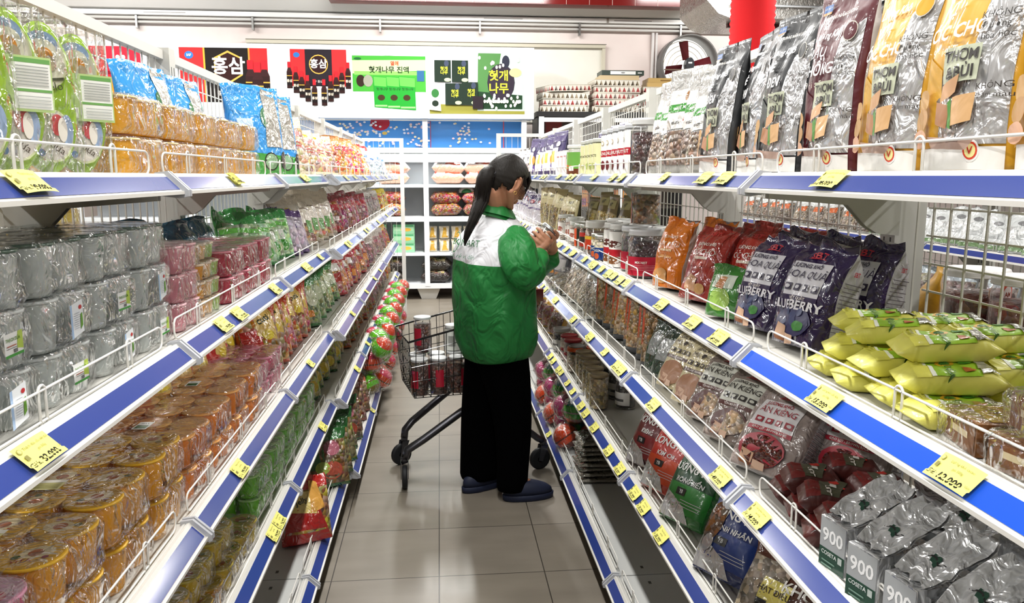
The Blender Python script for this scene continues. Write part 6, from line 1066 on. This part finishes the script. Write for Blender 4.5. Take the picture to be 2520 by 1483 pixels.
def person():
    root = thing('person', 'person in a green and white jacket and black trousers, head bent over a jar', 'person', (.27, 3.5, 0))
    inv = Matrix.Translation(-root.location)
    SK = 0xb08068
    b = MB(); c = root.location
    # trunk, neck, legs
    chain(b, [(.26, 3.5, .86), (.255, 3.5, 1.0), (.235, 3.49, 1.15), (.225, 3.49, 1.24)], [.115, .1, .105, .09])
    shR = V((.24, 3.49, 1.235)) + RV * .14 + FV * .02; shL = V((.24, 3.49, 1.235)) - RV * .14 + FV * .02
    chain(b, [(.225, 3.49, 1.24), (.255, 3.48, 1.33), H(-.045, 0, -.075)], [.075, .05, .05])
    elR = V((.365, 3.29, 1.085)); wrR = V((.435, 3.365, 1.172)); elL = V((.45, 3.62, 1.09)); wrL = V((.52, 3.52, 1.165))
    chain(b, [(.23, 3.49, 1.24), shR, elR, wrR], [.055, .038, .036, .024]); chain(b, [(.23, 3.49, 1.24), shL, elL, wrL], [.055, .038, .036, .024])
    hipR = V((.285, 3.44, .84)); hipL = V((.235, 3.545, .84)); anR = V((.315, 3.425, .09)); anL = V((.155, 3.56, .09))
    chain(b, [(.26, 3.5, .86), hipR, (.315, 3.43, .48), anR], [.11, .075, .05, .034]); chain(b, [(.26, 3.5, .86), hipL, (.21, 3.56, .48), anL], [.11, .075, .05, .034])
    chain(b, [anR, (.44, 3.41, .045)], [.034, .028]); chain(b, [anL, (.25, 3.615, .045)], [.034, .028])
    # head
    def hd(p):
        f, s, u = p.x, p.y, p.z
        if u < -.02: k = (-u - .02) / .1; s *= 1 - .38 * k; f = f * (1 - .12 * k) + .018 * k
        if f > .05 and abs(u) < .1: f -= (f - .05) * .25
        return hf * f + HR * s + hu * u
    b.ball(HC, 1, SK, 'skin', 28, 20, (.094, .074, .112), hd)
    capsule(b, H(.075, 0, .012), .009, H(.104, 0, -.022), .0125); b.ball(H(.100, .011, -.028), .008, SK, 'skin'); b.ball(H(.100, -.011, -.028), .008, SK, 'skin')   # nose
    capsule(b, H(.070, -.03, .025), .012, H(.070, .03, .025), .012)      # brow ridge
    capsule(b, H(.080, -.016, -.052), .0075, H(.084, 0, -.050), .0085); capsule(b, H(.084, 0, -.050), .0085, H(.080, .016, -.052), .0075)  # upper lip
    capsule(b, H(.078, -.013, -.062), .0075, H(.078, .013, -.062), .0075); b.ball(H(.068, 0, -.09), .02, SK, 'skin'); 
    for s in (-1, 1):
        b.ball(H(.055, s * .042, -.02), .028, SK, 'skin'); capsule(b, H(-.005, s * .066, -.05), .018, H(.055, s * .022, -.09), .016)
        # ear
        e = [H(.0 + .012 * sin(a) * 1.0, s * (.084 + .007 * cos(a)), -.012 + .03 * cos(a)) for a in [2 * pi * k / 10 for k in range(10)]]
        for k in range(8): capsule(b, e[k], .0058, e[k + 1], .0058, seg=8)
        capsule(b, H(.004, s * .073, -.035), .009, H(.0, s * .073, .005), .010, seg=8)
    # hands: palm and five bent fingers each, closed round the jar
    JC = V((.452, 3.42, 1.225)); JA = V((.62, .12, .70)).normalized()         # jar centre and axis
    U1 = JA.cross(V((0, 1, 0))).normalized(); U2 = JA.cross(U1).normalized()    # round-the-jar frame
    def ring(a, t, r=.0): return JC + JA * t + (U1 * cos(R(a)) + U2 * sin(R(a))) * (.0385 + r)
    def hand(wr, a_palm, dirn, t0, thumb_a):
        pc = [ring(a_palm, t0 + dt, .014) for dt in (-.028, -.01, .009, .026)]
        kn = [ring(a_palm + dirn * 38, t0 + dt, .012) for dt in (-.032, -.011, .010, .030)]
        for p, k in zip(pc, kn): capsule(b, wr, .019, p, .0145, seg=10); capsule(b, p, .0145, k, .0105, seg=10)
        capsule(b, pc[0], .013, pc[3], .013, seg=10)
        ln = (.86, 1, .95, .74)
        for i, dt in enumerate((-.034, -.0115, .0105, .032)):
            l = ln[i]; a0 = a_palm + dirn * 38
            pts = [kn[i], ring(a0 + dirn * 34 * l, t0 + dt * 1.04 + .004, .0125), ring(a0 + dirn * 64 * l, t0 + dt * 1.05 + .006, .009), ring(a0 + dirn * 88 * l, t0 + dt * 1.02 + .007, .0075)]
            for q in range(3): capsule(b, pts[q], (.0098, .0088, .008)[q], pts[q + 1], (.0088, .008, .0068)[q], seg=8)
        s = -1 if t0 < 0 else 1
        tp = [ring(a_palm + thumb_a * .1, t0 + .012, .02), ring(a_palm + thumb_a * .42, t0 + .034, .013), ring(a_palm + thumb_a * .75, t0 + .040, .0105), ring(a_palm + thumb_a, t0 + .040, .009)]
        capsule(b, wr, .018, tp[0], .013, seg=10)
        for q in range(3): capsule(b, tp[q], (.0125, .0105, .0095)[q], tp[q + 1], (.0105, .0095, .008)[q], seg=8)
    def ang(v):
        d = v - JC; return math.degrees(math.atan2(d.dot(U2), d.dot(U1)))
    aR = ang(V((.46, 3.34, 1.18))); aL = ang(V((.53, 3.48, 1.19)))
    hand(wrR, aR, -1, -.022, 55); hand(wrL, aL, -1, .018, 60)
    o0 = b.build('b0'); m = o0.modifiers.new('r', 'REMESH'); m.mode = 'VOXEL'; m.voxel_size = .0032; m.use_smooth_shade = True
    s_ = o0.modifiers.new('s', 'SMOOTH'); s_.factor = .5; s_.iterations = 3
    me = bpy.data.meshes.new_from_object(o0.evaluated_get(bpy.context.evaluated_depsgraph_get())); bpy.data.objects.remove(o0)
    me.transform(inv); me.materials.clear(); me.materials.append(M['skin']); at = me.attributes.get('Col')
    if at: me.attributes.remove(at)
    at = me.attributes.new('Col', 'FLOAT_COLOR', 'FACE'); cs = []; sk = lin(0xb07c60); lp = lin(0x9a4038); Lc = H(.084, 0, -.056) - c
    for p in me.polygons: cs += (lp if (p.center - Lc).length < .0165 and abs((p.center - Lc).dot(hu)) < .010 else sk)
    at.data.foreach_set('color', cs); me.polygons.foreach_set('use_smooth', [True] * len(me.polygons)); me.polygons.foreach_set('material_index', [0] * len(me.polygons))
    body = bpy.data.objects.new('body', me); COL.objects.link(body); body.parent = root
    # eyes, brows, earring
    for s in (-1, 1):
        m = MB(); m.ball(H(.073, s * .031, .004), .0125, 0xe8e4de, 'gloss', 12, 8); m.ball(H(.0805, s * .032, .001), .0062, 0x1c1210, 'gloss', 10, 7); m.build('eye', root, xf=inv)
        m = MB(); m.tube([H(.084 - abs(k - 2) * .003, s * (.014 + k * .009), .026 + .003 * (k == 2)) for k in range(5)], .0024, 0x1a1412, 'hair', 5); m.build('eyebrow', root, xf=inv)
        m = MB(); m.tube([H(.008 + .007 * sin(a), s * .088, -.05 + .007 * cos(a)) for a in [2 * pi * k / 12 for k in range(12)]], .0013, 0xd9b26a, 'metal', 5, True); m.build('earring', root, xf=inv)
    # hair: cap, gathered tail, loose strands
    m = MB(); nn = 40; rings = []
    def hp(p): return p
    vs = []; seg, rg = 84, 56
    mh = MB(); mh.ball((0, 0, 0), 1, 0x17130f, 'hair', seg, rg)
    keep = []; 
    def hx(p):
        f, s, u = p[0] * .108, p[1] * .088, p[2] * .126
        q = noise.noise(V((math.atan2(p[1], p[2] + .2) * 9, p[0] * 2, 3))) * .0022
        f -= .006
        if u < -.02: s *= 1 - .12 * (-u - .02) / .1; f += .004 * (-u - .02) / .1
        k = 1 + q * 10; return (f * k, s * k, u * k)
    pv = [hx(v) for v in mh.v]
    def isface(f, s, u): return (f > .052 and u < .060 - .3 * max(0, f - .07)) or (f > -.012 and u < .022 + (f - .0) * .55) or (u < -.062 - f * .3 and f > -.06) or u < -.095
    fs = [f for f in mh.f if not isface(*[sum(pv[i][k] for i in f) / len(f) for k in range(3)])]
    idx = sorted({i for f in fs for i in f}); mp_ = {j: i for i, j in enumerate(idx)}
    vv = [H(*pv[i]) for i in idx]; inn = [H(*(pv[i][k] * .975 for k in range(3))) for i in idx]; n = len(idx)
    ff = [[mp_[i] for i in f] for f in fs]; eg = {}
    for f in ff:
        for a, b_ in zip(f, f[1:] + f[:1]): eg[(a, b_)] = 1
    rim = [(a, b_) for (a, b_) in eg if (b_, a) not in eg]
    m.add(vv + inn, ff + [[i + n for i in f[::-1]] for f in ff] + [(b_, a, a + n, b_ + n) for a, b_ in rim], 0x17130f, 'hair', True); m.build('hair', root, xf=inv)
    m = MB(); T = [H(-.085, .0, .035), H(-.125, .012, .03), V((.165, 3.36, 1.455)), V((.158, 3.355, 1.40)), V((.145, 3.352, 1.34)), V((.118, 3.352, 1.285)), V((.104, 3.355, 1.235)), V((.1, 3.36, 1.20))]
    T = [H(-.082, 0, .0), H(-.106, .008, -.018), H(-.118, .018, -.06), V((.185, 3.385, 1.405)), V((.160, 3.355, 1.345)), V((.134, 3.34, 1.29)), V((.114, 3.335, 1.24)), V((.106, 3.335, 1.2))]
    rr_ = [.026, .034, .037, .033, .026, .02, .013, .003]; rings = []; 
    def cr(P, t):
        i = min(int(t), len(P) - 2); f = t - i; g = lambda k: P[max(0, min(len(P) - 1, k))]
        a, b2, c2, d2 = g(i - 1), g(i), g(i + 1), g(i + 2); return (b2 * 2 + (c2 - a) * f + (a * 2 - b2 * 5 + c2 * 4 - d2) * f * f + (b2 * 3 - a - c2 * 3 + d2) * f ** 3) * .5
    pts = [cr(T, k / 4) for k in range(29)]; rs = [float(cr([V((r, 0, 0)) for r in rr_], k / 4).x) for k in range(29)]
    m.tube(pts, rs, 0x15110e, 'hair', 14); 
    r2 = random.Random(4)
    for k in range(26):
        a = r2.uniform(0, 2 * pi); off = V((cos(a), sin(a), 0)); m.tube([p + off * (r * r2.uniform(.8, 1.1)) for p, r in list(zip(pts, rs))[4:28:3]], .0022, 0x120e0c, 'hair', 4)
    m.build('ponytail', root, xf=inv)
    m = MB(); m.tube([H(-.098 + .01 * sin(a), .006 + .036 * cos(a), -.012 + .036 * sin(a)) for a in [2 * pi * k / 14 for k in range(14)]], .005, 0x1a1a20, 'rubber', 6, True); m.build('hair_tie', root, xf=inv)
    m = MB()
    for k in range(9):
        s = -.05 + .0125 * k; m.tube([H(.06, s * .8, .085), H(.094 - abs(s) * .25, s, .05), H(.098 - abs(s) * .3, s * 1.05, .012 - (k % 3) * .014)], [.006, .005, .0012], 0x15110e, 'hair', 5)
    for k in range(6): m.tube([H(.02, .083, .045), H(.03 + .006 * k, .081, .0), H(.03 + .007 * k, .077, -.045 - .006 * k)], [.003, .002, .0007], 0x15110e, 'hair', 4)
    for k in range(0): m.tube([H(-.06 + .01 * k, .06, -.05), H(-.055 + .01 * k, .055, -.085), H(-.05 + .01 * k, .05, -.10 - .004 * k)], [.002, .0014, .0005], 0x2a1c16, 'hair', 4)
    m.build('fringe', root, xf=inv)
    # jacket: trunk, sleeves, collar
    GRN = 0x1f7a38; WHT = 0xe3e3e8
    lv = [(.668, 1215, .150, .150), (.676, 1215, .158, .150), (.71, 1214, .178, .165), (.76, 1213, .190, .172), (.84, 1210, .194, .174), (.92, 1208, .196, .172), (1.0, 1207, .194, .17), (1.06, 1206, .190, .168), (1.105, 1204, .186, .166), (1.106, 1204, .186, .166), (1.15, 1202, .182, .16), (1.19, 1203, .178, .152), (1.225, 1207, .168, .14), (1.255, 1210, .150, .122), (1.285, 1212, .122, .104), (1.31, 1212, .092, .088), (1.33, 1211, .074, .076)]
    N2 = 44; rings = []; Zs = []
    for z, px, a, bb in lv:
        cx = (px - 1081) * 3.62 / 1890 ; cc = V((cx, 3.5 - .0 * z, z)); ring = []
        for k in range(N2):
            an = 2 * pi * k / N2; ca, sa = cos(an), sin(an); e = .8
            p = cc + RV * (a * 1.08 * abs(ca) ** e * (1 if ca > 0 else -1)) + FV * (bb * 1.0 * abs(sa) ** e * (1 if sa > 0 else -1))
            d = (p - cc); d.z = 0; d.normalize()
            q = noise.noise(V((p.x * 9 + p.z * 3, p.y * 9, p.z * 5))) * .022 + (abs(noise.noise(V((p.x * 7 - p.z * 14, p.y * 7 + p.z * 5, p.z * 15)))) - .2) * .03
            if z < .72: q *= .6
            if z < .67: q = -.008 + .004 * sin(an * 26)
            if z > 1.28: q *= .3
            p = p + d * q; p.z += .012 * (1 if z < .7 else 0) * sa; 
            if abs(z - 1.105) < .002: p.z += .016 * (.5 - .5 * ca)
            ring.append(p)
        rings.append(ring); Zs.append(z)
    cf = lambda i, k: GRN if Zs[i] < 1.1055 and Zs[i + 1] < 1.1065 else WHT
    m = MB(); m.loft(rings, GRN, 'cloth', True, True, cf)
    o = m.build('jacket_body', root, xf=inv); sb = o.modifiers.new('s', 'SUBSURF'); sb.levels = sb.render_levels = 1
    def sleeve(pts, rs, name='sleeve', sq=1.0, flat=False):
        P_ = [cr([V(p) for p in pts], k / 4) for k in range((len(pts) - 1) * 4 + 1)]; R_ = [float(cr([V((r, 0, 0)) for r in rs], k / 4).x) for k in range((len(pts) - 1) * 4 + 1)]
        m = MB(); m.tube(P_, R_, GRN, 'cloth', 22)
        nv = []
        for i, v in enumerate(m.v):
            ri = min(i // 22, len(P_) - 1); d = V(v) - P_[ri]; 
            if d.length > 0: d.normalize()
            q = (noise.noise(V(v) * 12) * .014 + (abs(noise.noise(V((v[0] * 9 + v[2] * 9, v[1] * 8, v[2] * 22)))) - .2) * .026) * (1 if ri < len(P_) - 4 else .3)
            nv.append(tuple(V(v) + d * q))
        m.v = nv; o = m.build(name, root, xf=inv); sb = o.modifiers.new('s', 'SUBSURF'); sb.levels = sb.render_levels = 1
        return P_
    sleeve([shR - RV * .035 + V((-.0, 0, .0)), shR + RV * .025 + V((.0, 0, -.035)), (.335, 3.275, 1.145), (.36, 3.27, 1.095), (.395, 3.295, 1.095), (.425, 3.335, 1.14), (.44, 3.36, 1.168)], [.062, .082, .084, .082, .07, .052, .036])
    sleeve([shL + RV * .03, shL - RV * .02 + V((0, 0, -.035)), (.37, 3.63, 1.13), (.44, 3.625, 1.09), (.475, 3.60, 1.10), (.505, 3.56, 1.13), (.515, 3.535, 1.155)], [.06, .078, .08, .076, .066, .05, .036])
    m = MB(); ck = MB(); rings = []
    for t, (z, a, bb, out) in enumerate(((1.305, .098, .092, 0), (1.345, .078, .08, 0), (1.362, .076, .078, 0), (1.365, .08, .082, 0), (1.345, .09, .092, 0), (1.322, .104, .102, 0))):
        cc = V(((1211 - 1081) * 3.62 / 1890, 3.49, z)); rings.append([cc + RV * a * cos(2 * pi * k / 30) + FV * bb * sin(2 * pi * k / 30) + V((0, 0, -.028 * sin(2 * pi * k / 30))) for k in range(30)])
    m.loft(rings, GRN, 'cloth', True, False); o = m.build('collar', root, xf=inv)
    # print on the back
    def backpt(u, v):
        an = R(-90 + 8 + u * 34); z = 1.135 + v * .10; ca, sa = cos(an), sin(an); e = .8; k = (z - 1.105) / .12
        a = .186 * (1 - k) + .168 * k; bb = .166 * (1 - k) + .14 * k; cx = (1204 - 1081 + 3 * k) * 3.62 / 1890
        p = V((cx, 3.5, z)) + RV * (a * 1.08 * abs(ca) ** e * (1 if ca > 0 else -1)) - FV * (bb * abs(sa) ** e); d = p - V((cx, 3.5, z)); d.normalize(); return p + d * .025
    m = MB(); S = Surf(backpt, .23, .1, .0006); S.e = -.0006 if False else .0006
    ringpts = lambda cu, cv, r0: [('q', [(cu + r0 * cos(a) * .27, cv + r0 * sin(a) * .62), (cu + r0 * cos(a2) * .27, cv + r0 * sin(a2) * .62), (cu + r0 * .9 * cos(a2) * .27, cv + r0 * .9 * sin(a2) * .62), (cu + r0 * .9 * cos(a) * .27, cv + r0 * .9 * sin(a) * .62)], 0x3f7a50) for a, a2 in [(2 * pi * k / 16, 2 * pi * (k + 1) / 16) for k in range(16)]]
    decal(m, S, ringpts(-.42, .72, .75) + [('t', 'BK', -.42, .72, .034, 0x2f7044, True), ('t', 'MART', .3, .72, .038, 0x2f7044), ('t', 'Giá rẻ vì dân', -.0, .14, .026, 0x4f7a62, False, 0, .2)], 'matte'); m.build('back_print', root, xf=inv)
    # trousers
    BLK = 0x060607
    def leg(rows, name):
        rings = []
        for z, x, y, a, bb in rows:
            ring = []
            for k in range(28):
                an = 2 * pi * k / 28; p = V((x, y, z)) + V((cos(an) * a, sin(an) * bb, 0)); q = noise.noise(V((cos(an) * 2.3, sin(an) * 2.3, z * 2.2 + x * 9))) * .008
                ring.append(p + V((cos(an), sin(an), 0)) * q)
            rings.append(ring)
        m = MB(); m.loft(rings, 0x020203, 'blackcloth', True, True); o = m.build(name, root, xf=inv); sb = o.modifiers.new('s', 'SUBSURF'); sb.levels = sb.render_levels = 1
    leg([(.80, .262, 3.475, .128, .12), (.70, .270, 3.465, .13, .115), (.60, .292, 3.45, .118, .10), (.45, .318, 3.44, .098, .088), (.30, .328, 3.43, .086, .08), (.15, .322, 3.425, .076, .078), (.05, .318, 3.42, .074, .078), (.045, .318, 3.42, .07, .074)], 'trouser_leg')
    leg([(.80, .235, 3.54, .12, .115), (.70, .232, 3.54, .128, .115), (.60, .222, 3.55, .122, .105), (.45, .202, 3.56, .112, .095), (.30, .188, 3.565, .102, .088), (.15, .178, 3.565, .098, .084), (.055, .176, 3.565, .1, .085), (.05, .176, 3.565, .096, .08)], 'trouser_leg')
    # clogs
    def shoe(cx, cy, ang_, L_):
        m = MB(); f = V((cos(ang_), sin(ang_), 0)); s = V((sin(ang_), -cos(ang_), 0)); NV = 0x20263c
        def rg(z, l0, l1, w, sh=0): return [V((cx, cy, z)) + f * ((l1 if cos(2 * pi * k / 28) > 0 else -l0) * abs(cos(2 * pi * k / 28)) ** .85 + sh) + s * w * sin(2 * pi * k / 28) * (1 + .12 * cos(2 * pi * k / 28)) for k in range(28)]
        m.loft([rg(0, .105, .125, .042), rg(.004, .112, .132, .046), rg(.028, .114, .134, .047), rg(.03, .11, .13, .044)], NV, 'rubber', True)
        m.build('shoe_sole', root, xf=inv); m = MB()
        m.loft([rg(.03, .108, .128, .044), rg(.05, .106, .122, .043), rg(.068, .10, .098, .038, -.002), rg(.08, .08, .07, .03, -.004), rg(.088, .05, .045, .02, -.005)], NV, 'rubber', True); m.build('shoe', root, xf=inv)
    shoe(.385, 3.405, R(8), .24); shoe(.185, 3.545, R(30), .23)
    # what she holds
    return root, JC, JA
PR, JC, JA = person()
hj = jar('nut_jar', .0375, .125, 0xb07a5c, 'grain', lidc=0xbfc3c4, lidh=.016, metal=True, labc=0xc99878, lay=[('r', -1, .1, 1, .16, 0xe6d8c8), ('r', -.2, .3, .5, .7, 0xe9e4dc), ('r', -1, .84, 1, .9, 0xe6d8c8)] + [('r', -.9, .3 + .1 * k, -.35, .33 + .1 * k, 0x8a5a40) for k in range(4)], labz=(.06, .9), arc=(-1.9, 1.9), label='brown-labelled nut jar with metal lid held in both hands')
hj['category'] = 'jar'; q = JA.to_track_quat('Z', 'Y'); hj.rotation_mode = 'QUATERNION'; hj.rotation_quaternion = q; hj.location = JC - JA * .062
# ================================================================ batten fixtures that carry the tube lights
batten(0, 0, 'x'); bt = [o for o in bpy.data.objects if o.name.startswith('ceiling_lamp')][0]
for i, (x, y) in enumerate(LAMPS):
    o = bt if i == 0 else copytree(bt); o.location = (x, y, LAMP_Z)
    tag(o, f"white fluorescent batten hung over the {'left' if x < -1 else 'right' if x > 1 else 'middle'} aisle, {ORD[sorted({l[1] for l in LAMPS}).index(y)]} from the near wall", 'lamp', 'fluorescent battens')
